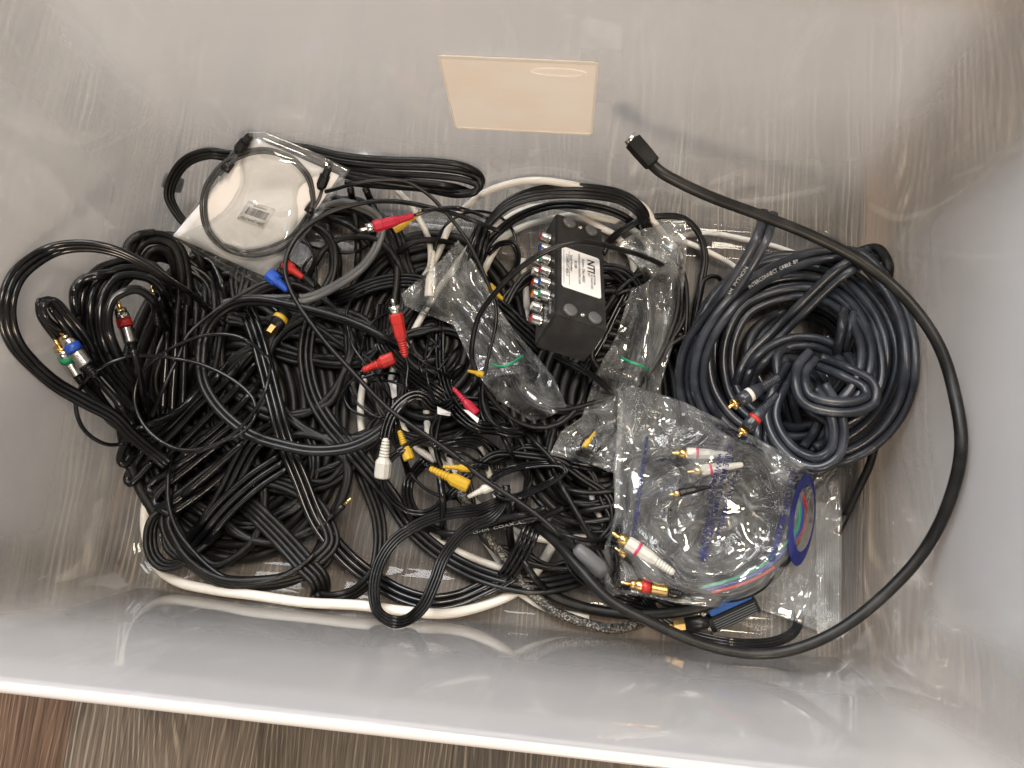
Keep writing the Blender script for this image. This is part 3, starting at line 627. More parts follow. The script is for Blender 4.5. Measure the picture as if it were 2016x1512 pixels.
cable('audio_lead', 'thin black lead with a blue plug under the corner of the optical cable bag', "592,590 588,560 600,520 615,505", 1.4, BLACK,
      plugs=[dict(tip=(530, 540), back=(566, 572), style='boot', mat=BLUE, w=1.2, z=.080)])
cable('coaxial_lead', 'black lead with a gold coaxial connector and yellow printed band', "560,610 575,590 600,580", 3.0, BLACK, stiff=3,
      plugs=[dict(tip=(529, 657), back=(562, 615), style='coax', band=YELLOW, w=1.35, z=(.085, .075))])

# ---- the optical cable in its bag
def resample(pl, n):
    pl = np.asarray(pl, float); d = np.r_[0, np.cumsum(np.linalg.norm(np.diff(pl, axis=0), axis=1))]
    t = np.linspace(0, d[-1], n); return np.stack([np.interp(t, d, pl[:, j]) for j in range(2)], 1)
def coons(top, right, bottom, left, nu, nv):
    T, B = resample(top, nu), resample(bottom, nu); Lf, R = resample(left, nv), resample(right, nv)
    u = np.linspace(0, 1, nu)[None, :, None]; v = np.linspace(0, 1, nv)[:, None, None]
    G = (1-v)*T[None]+v*B[None]+(1-u)*Lf[:, None]+u*R[:, None]
    G -= (1-u)*(1-v)*T[0]+u*(1-v)*T[-1]+(1-u)*v*B[0]+u*v*B[-1]
    return G
def crease_noise(nu, nv, k, rng):
    """piecewise-linear noise: flat facets meeting in creases, like handled film"""
    a = rng.uniform(0, math.pi); X, Y = np.meshgrid(np.arange(nu), np.arange(nv))
    out = np.zeros((nv, nu))
    for _ in range(3):
        a += 1.1; s = (X*math.cos(a)+Y*math.sin(a))/k+100; t = (-X*math.sin(a)+Y*math.cos(a))/(k*2.6)+100
        g = rng.uniform(-1, 1, (260, 260)); i, j = s.astype(int), t.astype(int); fs, ft = s-i, t-j
        up = fs+ft < 1
        z = np.where(up, g[j, i]+(g[j, i+1]-g[j, i])*fs+(g[j+1, i]-g[j, i])*ft, g[j+1, i+1]+(g[j+1, i]-g[j+1, i+1])*(1-fs)+(g[j, i+1]-g[j+1, i+1])*(1-ft))
        out += z
    return out/3
def g2(A, s):
    A = np.stack([gauss(r, s) for r in A]); return np.stack([gauss(c, s) for c in A.T]).T
class Bag:
    def __init__(self, name, label, top, right, bottom, left, nu, nv, group='clear bags in the tote', cat='plastic bag', mat=None, amp=.0022, cap=None, seed=3, smooth=2.5):
        self.G = coons(top, right, bottom, left, nu, nv); self.nu, self.nv = nu, nv; self.mat = mat or FILM; self.amp = amp; self.cap = cap or ZCAP
        self.rng = np.random.default_rng(seed); self.sm = smooth
        self.uv = self.G.reshape(-1, 2); self.low = self.rest(.0008)
        c = at([self.G[nv//2, nu//2]], [self.low[nv//2, nu//2]])[0]
        self.root = thing(name, label, cat, Vector((c[0], c[1], 0)), group)
    def rest(self, gap):
        z = np.full(len(self.uv), .05)
        for _ in range(4):
            z = np.minimum(h_under(at(self.uv, z), .004), self.cap)+gap
            z = np.maximum(z, inside_z(self.uv, z, .003)); z = g2(np.maximum(z.reshape(self.nv, self.nu), 0), self.sm).ravel()
        return inside_z(self.uv, z, .002).reshape(self.nv, self.nu)
    def grid(self, z):
        P = at(self.uv, z.ravel()); nu, nv = self.nu, self.nv
        F = [(j*nu+i, (j+1)*nu+i, (j+1)*nu+i+1, j*nu+i+1) for j in range(nv-1) for i in range(nu-1)]
        return P, F
    def close(self, name='film', extra=0., puff=None, stampit=True):
        nu, nv = self.nu, self.nv; hi = self.rest(.0022+extra)
        i = np.arange(nu)[None, :]; j = np.arange(nv)[:, None]
        e = np.minimum(np.minimum(i, nu-1-i), np.minimum(j, nv-1-j))/6.; w = np.clip(e, 0, 1); w = w*w*(3-2*w)
        cr = crease_noise(nu, nv, 9, self.rng)*self.amp+crease_noise(nu, nv, 4, self.rng)*self.amp*.45
        if puff is not None: hi = hi+puff*w
        top = self.low*(1-w)+hi*w+cr*(.35+.65*w)+self.amp*.5
        low = self.low-crease_noise(nu, nv, 7, self.rng)*self.amp*.3*w-.0004
        top = np.maximum(top, low+.0006); self.top = top
        P1, F1 = self.grid(top); P0, F0 = self.grid(low); n = len(P1)
        F = list(F1)+[tuple(n+q for q in f[::-1]) for f in F0]
        rim = [i for i in range(nu)]+[j*nu+nu-1 for j in range(1, nv)]+[(nv-1)*nu+i for i in range(nu-2, -1, -1)]+[j*nu for j in range(nv-2, 0, -1)]
        for a, b in zip(rim, rim[1:]+rim[:1]): F.append((a, b, b+n, a+n))
        self.film = mesh_obj(name, np.vstack([P1, P0]), F, self.mat, self.root)
        if stampit: stamp(P1, .002, P1[:, 2])
        q = np.pad(top, 2, mode='edge'); self.cover = g2(np.max([q[a:a+nv, c:c+nu] for a in range(5) for c in range(5)], 0), 1.0)
        return self
    def lift(self, px, dz=.0011, cover=False):
        px = np.asarray(px, float); out = []; H_ = (self.cover if cover else self.top).ravel()
        for q in px:
            d = ((self.uv-q)**2).sum(1); k = np.argpartition(d, 9)[:9]; w = 1/(d[k]+4.); out.append((H_[k]*w).sum()/w.sum())
        return at(px, np.array(out)+dz)
    def strip(self, name, a, b, width, mat, dz=.0012, h=None):
        """a flat strip on the film from pixel a to pixel b"""
        a, b = np.array(a, float), np.array(b, float); n = 26; t = (b-a)/np.linalg.norm(b-a); s = np.array([-t[1], t[0]])*width/2
        c = a+(b-a)*np.linspace(0, 1, n)[:, None]; V = np.vstack([self.lift(c+s, dz), self.lift(c-s, dz)])
        return mesh_obj(name, V, [(i, i+1, n+i+1, n+i) for i in range(n-1)], mat, self.root)
    def text(self, name, body, a, b, px, mat, bold=0.):
        """printed line from pixel a to pixel b (baseline), letters px high"""
        V, F = text_mesh(body, 1., bold); a, b = np.array(a, float), np.array(b, float); L = np.linalg.norm(b-a); t = (b-a)/L; s = np.array([t[1], -t[0]])
        x = V[:, 0]/V[:, 0].max()*L; y = V[:, 1]/.70*px
        return mesh_obj(name, self.lift(a+x[:, None]*t+y[:, None]*s, .0020, True), F, mat, self.root, False)

b = Bag('optical_cable_bag', 'clear plastic bag with white card holding a coiled thin cable near the back left', [(481, 261), (522, 260), (610, 295), (690, 334)], [(690, 334), (640, 412), (560, 520), (510, 584)], [(339, 470), (420, 520), (510, 584)], [(481, 261), (440, 320), (385, 400), (339, 470)], 44, 56, amp=.0010, cap=.13, seed=5, mat=FILMC)
A_ = np.c_[np.ones(len(b.uv)), b.uv]; cf = np.linalg.lstsq(A_, b.low.ravel(), rcond=None)[0]; pl_ = A_ @ cf
b_res = b.low.ravel()-pl_; b.low = (pl_+np.percentile(b_res, 97)).reshape(b.low.shape)      # the stiff card lies flat on the cables
def bag_patch(B, quad, nx, ny, dz, name, mat, parent, thick=.0005):
    q = [np.array(p, float) for p in quad]; pts = []
    for j in range(ny+1):
        for i in range(nx+1):
            u, v = i/nx, j/ny; pts.append(q[0]*(1-u)*(1-v)+q[1]*u*(1-v)+q[2]*u*v+q[3]*(1-u)*v)
    B.top = B.low; P = B.lift(pts, dz); n = len(P); V = np.vstack([P, P-np.array([0, 0, thick])])
    F = [(j*(nx+1)+i, j*(nx+1)+i+1, (j+1)*(nx+1)+i+1, (j+1)*(nx+1)+i) for j in range(ny) for i in range(nx)]
    F += [tuple(k+n for k in f[::-1]) for f in F]
    rim = list(range(nx+1))+[j*(nx+1)+nx for j in range(1, ny+1)]+[ny*(nx+1)+i for i in range(nx-1, -1, -1)]+[j*(nx+1) for j in range(ny-1, 0, -1)]
    F += [(a, c, c+n, a+n) for a, c in zip(rim[1:]+rim[:1], rim)]
    o = mesh_obj(name, V, F, mat, parent, True)
    g_ = np.array([q[0]*(1-u)*(1-v)+q[1]*u*(1-v)+q[2]*u*v+q[3]*(1-u)*v for u in np.linspace(0, 1, 60) for v in np.linspace(0, 1, 60)]); P = B.lift(g_, dz); stamp(P, .002, P[:, 2]+.0005); return o
crd = thing('white_card', 'white backing card inside the bag of the coiled optical cable', 'card', b.root.location)
bag_patch(b, [(503, 272), (668, 345), (532, 549), (340, 464)], 12, 14, .0012, 'sheet', CARD, crd)
def on_card(p, dz): p = np.array(parse(p) if isinstance(p, str) else p); p[:, 2] = np.c_[np.ones(len(p)), p[:, :2]] @ cf+np.percentile(b_res, 97)+dz; return p
oc = cable('optical_cable', 'thin grey cable coiled on the white card inside the clear bag', [
    on_card(loops(507, 399, 114, 103, 1.25, .006, -30, 200, pts=24), .0034), on_card(loops(509, 402, 108, 99, 1.1, .008, -34, 20, pts=24), .0052), on_card("470,302 458,316 446,330 432,345", .005), on_card("634,374 628,392 618,408 604,424", .005), on_card("604,424 575,462 530,486 480,494 440,482", .0048)], 1.6, pbr('grey_optical_jacket', (.050, .052, .054), .35), fixed=True, stiff=1., step=4)
for nm, (a, c) in (('plug', ((492, 268), (466, 300))), ('plug', ((646, 332), (630, 372)))):
    P = b.lift([a, c], .0055); M, L = axis_frame(P[0], P[1])
    p = lathe_obj(nm, [(0, .0022), (0, .0036), (L*.35, .0036), (L*.36, .0050), (L*.8, .0050), (L, .0030)], M, BLACK, oc, 8, False)
    lathe_obj('tip', [(-L*.12, .0016), (0, .0016)], M, RUB, p, 10)
band_at('tie', 448, 328, 2.2, .010, .0042, float(b.lift([(448, 328)], .005)[0][2]), BLACK, oc)
band_at('tie', 612, 408, 2.2, .012, .0038, float(b.lift([(612, 408)], .005)[0][2]), BLACK, oc)
st = thing('barcode_sticker', 'small white barcode sticker reading Digital Optical Cable on the white card', 'sticker', b.root.location)
sq = [(489, 397), (542, 413), (519, 449), (467, 430)]
bag_patch(b, sq, 3, 3, .0030, 'sheet', STICK, st, .0003)
b.top = b.low
def sticker_pt(x, y):                                   # x along the reading direction, y up; printed upside down in view
    q = [np.array(p, float) for p in sq]; u, v = 1-x, y
    return q[0]*(1-u)*(1-v)+q[1]*u*(1-v)+q[2]*u*v+q[3]*(1-u)*v
def sticker_geo(name, V2, F):
    mesh_obj(name, b.lift([sticker_pt(x, 1-y) for x, y in V2], .0036), F, INK, st, False)
V, F = text_mesh('Digital Optical Cable', 1.); sticker_geo('lettering', [(.06+x/V[:, 0].max()*.86, .08+y/.7*.16) for x, y, _ in V], F)
V, F = text_mesh('1019-00002040', 1.); sticker_geo('lettering', [(.25+x/V[:, 0].max()*.50, .83+y/.7*.10) for x, y, _ in V], F)
bars, F = [], []; x = .10
while x < .90:
    w_ = random.choice((.008, .012, .02)); k = len(bars); bars += [(x, .36), (x+w_, .36), (x+w_, .76), (x, .76)]; F.append((k, k+1, k+2, k+3)); x += w_+random.choice((.010, .014, .02))
sticker_geo('barcode', bars, F)
b.top = None; b.cap = .24; b.close(puff=.0012)
b.strip('heat_seam', (352, 470), (512, 560), 4, SEAM)

# ---- grey cable and its companions
g = cable('coaxial_cable', 'thick grey two-core cable looping round the red plug at upper left', "440,600,70 480,592 536,590 606,587 661,563 717,522 744,480 752,447 740,424 716,410 680,400 640,408", 3.0, GREY, n=2, sp=.85, twist=(20, 25, 30, 30, 40, 60, 80), key='grey')
cable('coaxial_cable', 'thick black two-core cable making the large loop left of centre', "800,690 750,662 694,636 625,615 569,602 500,592 456,600 425,622 404,655 396,700 401,752 422,792 458,830 500,858 556,876 620,887 694,879 750,848 778,812 800,787 828,780 850,792", 3.1, BLACK, n=2, sp=.75, twist=(70, 60, 50, 40, 30, 35, 30, 30, 60), lift=75, key='loop')
# thin loops on the left
cable('audio_lead', 'thin glossy black lead making a full circle over the left hank', "525,700 531,719 527,755 510,795 480,835 440,868 400,882 375,886 347,883 306,861 278,828 266,795 266,768 276,738 306,706 347,681 389,664 431,658 472,664 508,686 527,708", 1.75, GLOSS, lift=95, stiff=9)
cable('audio_lead', 'thin black lead looping past the far left plugs', "244,873 217,876 189,866 164,844 151,813 150,785 158,765 175,742 208,719 250,703 300,701 347,706 394,717 444,739 483,767 500,789 503,815 480,850 430,872 380,892 340,880", 1.75, GLOSS, lift=85, stiff=9)
cable('audio_lead', 'thin black lead running diagonally up to the optical cable bag', "300,820 319,772 340,725 353,700 367,664 403,628 458,589 514,558 560,546 575,540", 1.7, BLACK, lift=80, stiff=9)
cable('audio_lead', 'thin black lead curving round under the lower left coil', "345,880 339,899 331,947 333,997 350,1044 389,1094 431,1130 472,1147 514,1147 560,1133 610,1100 650,1050", 2.0, BLACK, stiff=9)
cable('audio_lead', 'thin black lead ending in a gold jack beside the centre ribbon', "658,1012 640,1030 615,1045 590,1050", 1.6, BLACK,
      plugs=[dict(tip=(692, 980), back=(645, 1024), style='mini', z=(.045, .040), w=1.15)])
# the big loose strap-like loop at far left
cable('ribbon_cable', 'wide black three-strand ribbon arching out over the left wall of the tote', "440,640,45 400,600,80 365,572,115 333,553,140 278,517,160 222,493,175 167,484,182 111,490,188 69,511,190 33,544,190 15,589,190 15,636,185 31,678,178 61,714,165 111,757,145 167,790,125 222,820,105 262,858,85 300,890,60 330,915,35", 2.5, GLOSS, n=3, sp=.78, twist=(60, 60, 60, 60, 55, 45, 30, 15, 5, 0, 0), cap=.2, stiff=6, fixed=True)
# ---- breakout cable
H = cable('breakout_cable', 'black round cable crossing the pile diagonally to a grey moulded boot', ["985,455 960,446 915,428 860,412 800,399 760,396 717,399 647,419 592,458 567,497 561,530 569,563 589,602 639,671 694,732 764,804 805,834 889,892 958,947 1017,985 1065,1020 1100,1052 1138,1086"], 2.3, BLACK, lift=80, stiff=9)
P = at([(1134, 1078), (1190, 1128)], [.095, .088]); M, L = axis_frame(P[0], P[1])
lathe_obj('moulded_boot', [(0, .0035), (.0015, .0052), (L*.3, .0066), (L*.8, .0072), (L, .006)], M, LGREY, H, 16)
cable('breakout_wires', 'four thin black wires fanning out below the grey boot', "1118,1060 1121,1084 1126,1108 1148,1136 1186,1160 1232,1182 1290,1195", 1.5, GLOSS, n=4, sp=1.05)
text_on_path('lettering', 'MONSTER CABLE', 'grey', .055, .0036, WINK, g, side=-.0022)

# ---- centre: thin audio/video leads
A = lambda lab, s, r=1.5, m=GLOSS, **k: cable('audio_video_lead', lab, s, r, m, **k)
# plugs and their leads
A('black lead with a red plug lying on the white cable', "716,728 706,735 695,745 688,760", r=1.6, plugs=[dict(tip=(776, 704), back=(714, 729), style='boot', mat=RED, w=.9, z=.082)])
A('black lead with a crimson plug at the centre right', "893,768 888,755 892,735 900,715", r=1.5, plugs=[dict(tip=(938, 815), back=(892, 764), style='boot', mat=DRED, w=.62, z=.085)])
A('black lead with a crimson plug pointing left near the back', "815,424 840,416 880,411 930,418 960,430", r=1.5, plugs=[dict(tip=(708, 454), back=(814, 425), style='moulded', mat=DRED, w=.92, z=(.110, .098))])
A('yellow plug tucked under the crimson plug near the back', "830,414 860,410 900,408 940,420", r=1.4, plugs=[dict(tip=(775, 452), back=(832, 416), style='boot', mat=YELLOW, w=.62, z=.080)])
A('black lead with a yellow plug standing behind the white plug', "790,850 783,830 780,810", r=1.5, plugs=[dict(tip=(806, 905), back=(786, 848), style='boot', mat=YELLOW, w=.85, z=.072)])
A('black lead with a yellow plug lying in front of the cable hanks', "848,922 835,915 820,918", r=1.5, plugs=[dict(tip=(922, 958), back=(846, 922), style='boot', mat=YELLOW, w=.72, z=.080)])
A('black lead with a ridged yellow plug behind the front yellow plug', "873,919 862,914 850,908", r=1.5, plugs=[dict(tip=(932, 922), back=(872, 919), style='boot', mat=YELLOW, w=.62, z=.078)])
A('small yellow plug tip by the edge of the zip bag', "928,730 920,728 910,735", r=1.4, plugs=[dict(tip=(952, 738), back=(921, 730), style='boot', mat=YELLOW, w=.9, z=.075)])
A('yellow plug half hidden under the splitter box', "985,590 1000,600 1010,620", r=1.4, plugs=[dict(tip=(962, 562), back=(990, 590), style='boot', mat=YELLOW, w=.9, z=.05)])
A('white plug with ribbed boot entering the zip bag from above', "855,496 862,470 875,446 905,424 945,416 985,428 1010,455 1017,500 1008,545 975,570", r=1.5, plugs=[dict(tip=(846, 585), back=(853, 494), style='boot', mat=IVORY, w=.52, z=.052)])
A('bundle of four thin black leads arching below the red plug and away to the right', "758,600 753,640 756,680 769,699 791,721 823,747 855,769 883,791 905,817 934,836 966,842 1005,846", n=4, sp=1.05, r=1.6)
A('three thin black leads running down past the crimson plug', "862,600 866,640 866,680 867,720 874,751 885,782 902,807 928,831 958,842 995,838", n=3, sp=1.05, r=1.6)
A('thin black leads knotted in an arch above the white plug', "756,866 763,836 778,807 801,785 820,778 838,783 850,798 872,802 892,790", n=3, sp=1., r=1.6,
  plugs=[dict(tip=(752, 940), back=(760, 862), style='boot', mat=IVORY, w=.92, z=(.070, .080))])
A('thin black lead falling straight down left of the upright red plug', "760,575 720,572 692,590 683,621 694,679 720,717 743,747 763,775 775,791 782,800")
A('thin black lead curling left of the upright red plug', "708,720 711,693 719,657 736,632 758,618 790,610", r=1.4)
A('thin black leads looping over the white cable at centre left', ["690,720 686,750 694,775 701,791 720,807 743,821 764,818 790,812", "682,740 678,780 690,805 722,820 745,823 766,815", "740,735 710,745 689,752 667,788 664,818 678,849 711,863 740,865"], r=1.4)
A('thin black lead wandering from the bag mouth to the crimson plug', "800,660 807,680 823,709 832,736 847,755 865,770", r=1.4)
A('thin black lead in a small loop below the zip bag mouth', "838,660 836,680 834,704 839,723 851,734 870,736 891,723 901,704 903,690 895,660", r=1.1)
A('thin black leads gathered behind the upright red plug', ["800,690 830,710 862,730 890,745", "812,640 840,660 868,690 880,720", "850,640 838,700 845,760 862,800", "880,640 850,690 820,740 800,790", "905,680 870,720 840,770", "700,735 740,738 775,735 800,745", "725,752 765,750 800,765 830,800"], r=1.35)
A('thin black lead bending above the small yellow tip', "883,755 894,731 918,716 940,720", r=1.3)
A('thin black lead hooking below the small yellow tip', "928,736 930,751 913,775 885,777", r=1.3)
A('pair of black leads dropping past the yellow plugs', "778,785 776,823 779,870 792,894 800,918 808,950", n=2, r=1.7)
A('black twin lead in a loop hanging left of the yellow plugs', "842,862 820,868 791,886 769,903 755,930 756,958 778,989 811,1008 844,1008 878,981 912,944 930,930", n=2, r=1.8)
A('black leads hooking down beneath the yellow plugs', "838,905 812,935 803,955 804,985 822,1019 850,1042 880,1050", n=3, r=2.0)
A('thin black lead leading to the small white ribbed plug', "795,900 806,928 836,961 878,980 910,981 926,976", r=1.6,
  plugs=[dict(tip=(972, 955), back=(921, 978), style='boot', mat=IVORY, w=.78, z=(.075, .075))])
A('black leads curving together right of the crimson plug', "950,760 952,800 958,822 975,842 1010,852 1040,846 1070,842", n=3, r=1.8)
A('thick black flat cord standing at front centre below the yellow plug', "866,940 872,985 872,1025 874,1060", r=3.4)
A('black cord dropping straight down beside the hank', "996,955 1000,1000 1004,1050 1010,1090", r=3.6, m=BLACK)
A('black lead with an upright bright red plug at the centre of the pile', "797,700 803,720 800,760 805,800", r=1.6,
  plugs=[dict(tip=(772, 588), back=(798, 702), style='moulded', mat=RED, z=(.135, .110), w=.95)])
# white printed tags
for lab, q in (('small white tag with yellow print among the thin leads', [(861, 800), (887, 812), (886, 819), (861, 815)]), ('white tag tongue below the crimson plug', [(912, 806), (922, 808), (943, 824), (940, 833)]), ('white tag standing between thin leads at centre', [(768, 762), (780, 748), (781, 780), (772, 785)])):
    c = np.mean(q, 0); z0 = float(h_under(at([c], [.08]), .004)[0]); z0 = min(z0, .1)+.003
    P = at(q, [z0+.004, z0+.004, z0, z0]); Nn = np.array([0, 0, -.0005])
    t = mesh_obj('paper_tag', np.vstack([P, P+Nn]), [(0, 1, 2, 3), (7, 6, 5, 4), (0, 4, 5, 1), (1, 5, 6, 2), (2, 6, 7, 3), (3, 7, 4, 0)], STICK, None, False, Vector((P[0][0], P[0][1], 0)))
    tag(t, lab, 'tag', 'paper tags on leads')
# ---- cables round the splitter box
B = lambda lab, s, r, m=BLACK, **k: cable('audio_cable', lab, s, r, m, **k)
B('black cable bundle arching over the splitter box along the back', "935,520 943,496 950,462 969,431 1002,401 1044,384 1099,376 1169,378 1224,389 1258,412 1272,437 1272,465", 2.2, n=4, sp=.8, twist=(80, 70, 40, 10, 0, 0, 10, 40), stiff=9)
B('black twin cable arching under the back bundle toward the box', "930,540 960,480 1000,440 1040,418 1090,404 1140,404 1200,415 1245,440 1262,480", 2.2, n=2)
B('black cable hank standing left of the box below the zip bag mouth', ["948,440 935,480 922,520 930,570", "940,440 925,480 912,520 918,560", "955,445 945,490 935,530 945,590", "962,455 952,500 944,545 955,600"], 2.0)
B('black cable curling beside the splitter sockets', "960,500 985,480 1010,480 1020,505 1010,535 985,555 960,570", 1.6, m=GLOSS, n=2)
B('black twin cable passing behind the right bag of the box', "1185,500 1198,477 1226,453 1268,432 1314,425 1349,432 1377,463 1388,505 1381,558 1370,610 1365,660", 2.4, n=2, sp=.8, twist=(30, 50, 40, 20))
B('black cables dropping between the right bag and the navy coil', ["1322,500 1340,520 1352,580 1350,650 1340,740", "1440,590 1412,545 1388,550 1372,610 1358,680 1345,760", "1450,620 1420,575 1398,590 1380,650"], 2.2)
B('black leads below the left sockets heading under the box', "974,598 1016,634 1055,670 1090,710", 2.0, n=4, sp=1.05)
B('black twin lead running down the right side of the splitter box', "1262,528 1250,548 1215,610 1188,665 1152,730 1135,770", 1.9, n=2, m=GLOSS)
B('black lead bundle fanning right of the splitter box', ["1190,560 1230,552 1275,545 1310,550", "1190,590 1225,575 1270,562", "1200,620 1240,590 1280,575"], 2.0)
# zip bag, left
zb = Bag('zip_bag', 'narrow clear zip bag slanting down to the left of the splitter box', [(902, 472), (868, 512), (830, 545), (789, 579)][::-1], [(902, 472), (936, 520), (974, 592), (1010, 648), (1060, 705), (1092, 745), (1116, 800)], [(795, 605), (880, 632), (930, 722), (975, 785), (1045, 828)][-1:]+[(1080, 822), (1116, 800)], [(789, 579), (797, 604), (860, 627), (893, 640), (930, 722), (975, 785), (1045, 828)], 34, 76, mat=FILM2, amp=.0026, cap=.085, seed=8)
cable('audio_cable', 'black cable folded in a bundle inside the narrow zip bag', ["875,560 910,600 950,650 990,705 1040,770 1068,800", "892,550 925,590 965,640 1005,695 1055,755 1085,785", "905,540 940,580 980,625 1020,680 1070,740", "890,590 925,640 960,690 1000,750 1035,800", "885,575 918,615 958,668 1000,725"], 2.6, MATTE, cap=.11, cat='cable')
gt = cable('twist_tie', 'green twist tie round the cable in the narrow zip bag', "968,716,100 985,722,104 1005,716,104 1030,700,100", 1.1, GREEN, cat='twist tie', group='green twist ties', cap=.12)
zb.cap = .115; zb.close(puff=.004)
zb.strip('zip_track', (795, 590), (899, 486), 3.0, SEAM, .0018); zb.strip('zip_track', (801, 597), (904, 495), 3.0, SEAM, .0018)
# splitter box
O = np.array([0.0545, 0.0496, 0.15]); BR = Euler((-0.5433, 0.371, -0.1416), 'XYZ').to_matrix(); bw, bl, bh = .0454, .1307, .0417
MB = Matrix.Translation(O) @ BR.to_4x4()
box = thing('splitter_box', 'black metal splitter box with rows of sockets lying on the cables', 'splitter box', Vector((O[0]+.02, O[1]+.05, 0)))
bm = bmesh.new(); bmesh.ops.create_cube(bm, size=1); bmesh.ops.scale(bm, vec=(bw, bl, bh), verts=bm.verts); bmesh.ops.translate(bm, vec=(bw/2, bl/2, -bh/2), verts=bm.verts)
bmesh.ops.bevel(bm, geom=list(bm.edges), offset=.0009, segments=2, affect='EDGES')
body = bm_obj('case', bm, BOXM, box, False, MB)
bm = bmesh.new(); bmesh.ops.create_cube(bm, size=1); bmesh.ops.scale(bm, vec=(.0008, bl-.004, bh-.003), verts=bm.verts); bmesh.ops.translate(bm, vec=(-.0005, bl/2, -bh/2), verts=bm.verts)
pan = bm_obj('socket_panel', bm, pbr('black_panel', (.012, .012, .013), .35), box, False, MB)
def on_face(x, y, z=0): return MB @ Vector((x, y, z))
for (fx, fy) in ((.012, .0095), (.034, .0095), (.012, bl-.0095), (.034, bl-.0095)):
    M = MB @ Matrix.Translation((fx, fy, 0)); lathe_obj('rubber_foot', [(0, .0063), (.0022, .0060), (.0028, .0052), (.0028, .0010)], M, RUB, box, 20, True)
for fy in (.0095, bl-.0095): lathe_obj('screw', [(0, .0022), (.0009, .0020), (.0009, .0008), (.0003, .0006)], MB @ Matrix.Translation((.0235, fy, 0)), CHROME, box, 12)
cols = [[RED, BLUE, GREEN, RED, BLUE, GREEN], [None, ORANGE, IVORY, RED, ORANGE, IVORY, RED]]
for row, zz in ((0, -.0125), (1, -.0285)):
    for i, c in enumerate(cols[row]):
        if c is None: continue
        y = bl-.024-i*.0147; Mj = MB @ Matrix.Translation((-.0008, y, zz)) @ Matrix.Rotation(math.radians(-90), 4, 'Y')
        s = lathe_obj('socket', [(0, .0046), (.001, .0052), (.002, .0044), (.0092, .0044), (.0092, .0036), (.006, .0034)], Mj, CHROME, box, 18)
        lathe_obj('socket_insert', [(.005, .0034), (.0095, .0034), (.0095, .0014), (.006, .0013)], Mj, c, s, 16)
# sticker with its printing
def flat_poly(name, pts, z, mat, parent, th=.0003):
    n = len(pts); V = [tuple(on_face(x, y, z)) for x, y in pts]+[tuple(on_face(x, y, z-th)) for x, y in pts]
    return mesh_obj(name, V, [tuple(range(n)), tuple(range(n, 2*n))[::-1]]+[(i, i+n, (i+1) % n+n, (i+1) % n) for i in range(n)][::1], mat, parent, False)
def rr(x0, x1, y0, y1, rc, k=5):
    out = []
    for cx_, cy_, a0 in ((x1-rc, y1-rc, 0), (x0+rc, y1-rc, 90), (x0+rc, y0+rc, 180), (x1-rc, y0+rc, 270)):
        for j in range(k+1): t = math.radians(a0+90*j/k); out.append((cx_+rc*math.cos(t), cy_+rc*math.sin(t)))
    return out
sx0, sx1, sy0, sy1 = .0048, .0412, .0355, .0865
stk = flat_poly('sticker', rr(sx0, sx1, sy0, sy1, .0025), .0005, STICK, box); tag(stk, 'white sticker with black printing')
def box_text(body, x, y, size, fit=None, bold=0.):
    M = MB @ Matrix.Translation((x, y, .0008)) @ Matrix.Rotation(math.radians(-90), 4, 'Z')
    text_flat('lettering', body, M, INK, stk, size, bold, fit)
box_text('NTI', .0292, sy1-.006, .0098, .0165, .02)
for k, w_ in enumerate(('NETWORK', 'TECHNOLOGIES', 'INC')): box_text(w_, .0345-k*.0026, sy1-.024, .0026)
for body, x, y in (('Aurora, Ohio 44202', .0240, sy1-.008), ('www.networktechinc.com', .0203, sy1-.003), ('B1288', .0166, sy1-.014), ('Serial Number', .0126, sy1-.008), ('COMPLNT-4/SA-2', .0086, sy1-.009)): box_text(body, x, y, .0036)
for a, c in (((.0065, sy0+.004), (.0068, sy1-.004)), ((.0115, sy0+.004), (.0118, sy1-.004))): flat_poly('printed_rule', [(a[0], a[1]), (c[0], a[1]), (c[0], c[1]), (a[0], c[1])], .00075, INK, stk, .0001)
for k, tx in enumerate(('COMP', 'VIDEO', 'OUT')):
    M = MB @ Matrix.Translation((-.00105, .030, -.006-k*.0075)) @ Matrix.Rotation(math.radians(-90), 4, 'Y') @ Matrix.Rotation(math.radians(90), 4, 'Z')
    M = MB @ Matrix(((0, 0, -1, -.00105), (-1, 0, 0, .028), (0, 1, 0, -.012-k*.009), (0, 0, 0, 1)))
    text_flat('panel_lettering', tx, M, WINK, pan, .0065)
stamp(np.array([tuple(on_face(x, y, 0)) for x in np.linspace(0, bw, 22) for y in np.linspace(0, bl, 60)]), .002, np.array([on_face(x, y, 0).z for x in np.linspace(0, bw, 22) for y in np.linspace(0, bl, 60)]))
# loop over the box and lead from the back
B('black cable looping over the splitter box and round the zip bag', "1338,560 1312,528 1262,503 1224,492,150 1183,481,152 1136,477,150 1091,488,146 1044,513,140 1002,547,130 969,584,120 944,620 931,667 930,709 944,745 972,790 1014,827 1056,842 1090,838 1114,826 1140,795 1150,755 1150,715", 2.4, dive=(.10, .016), stiff=9)
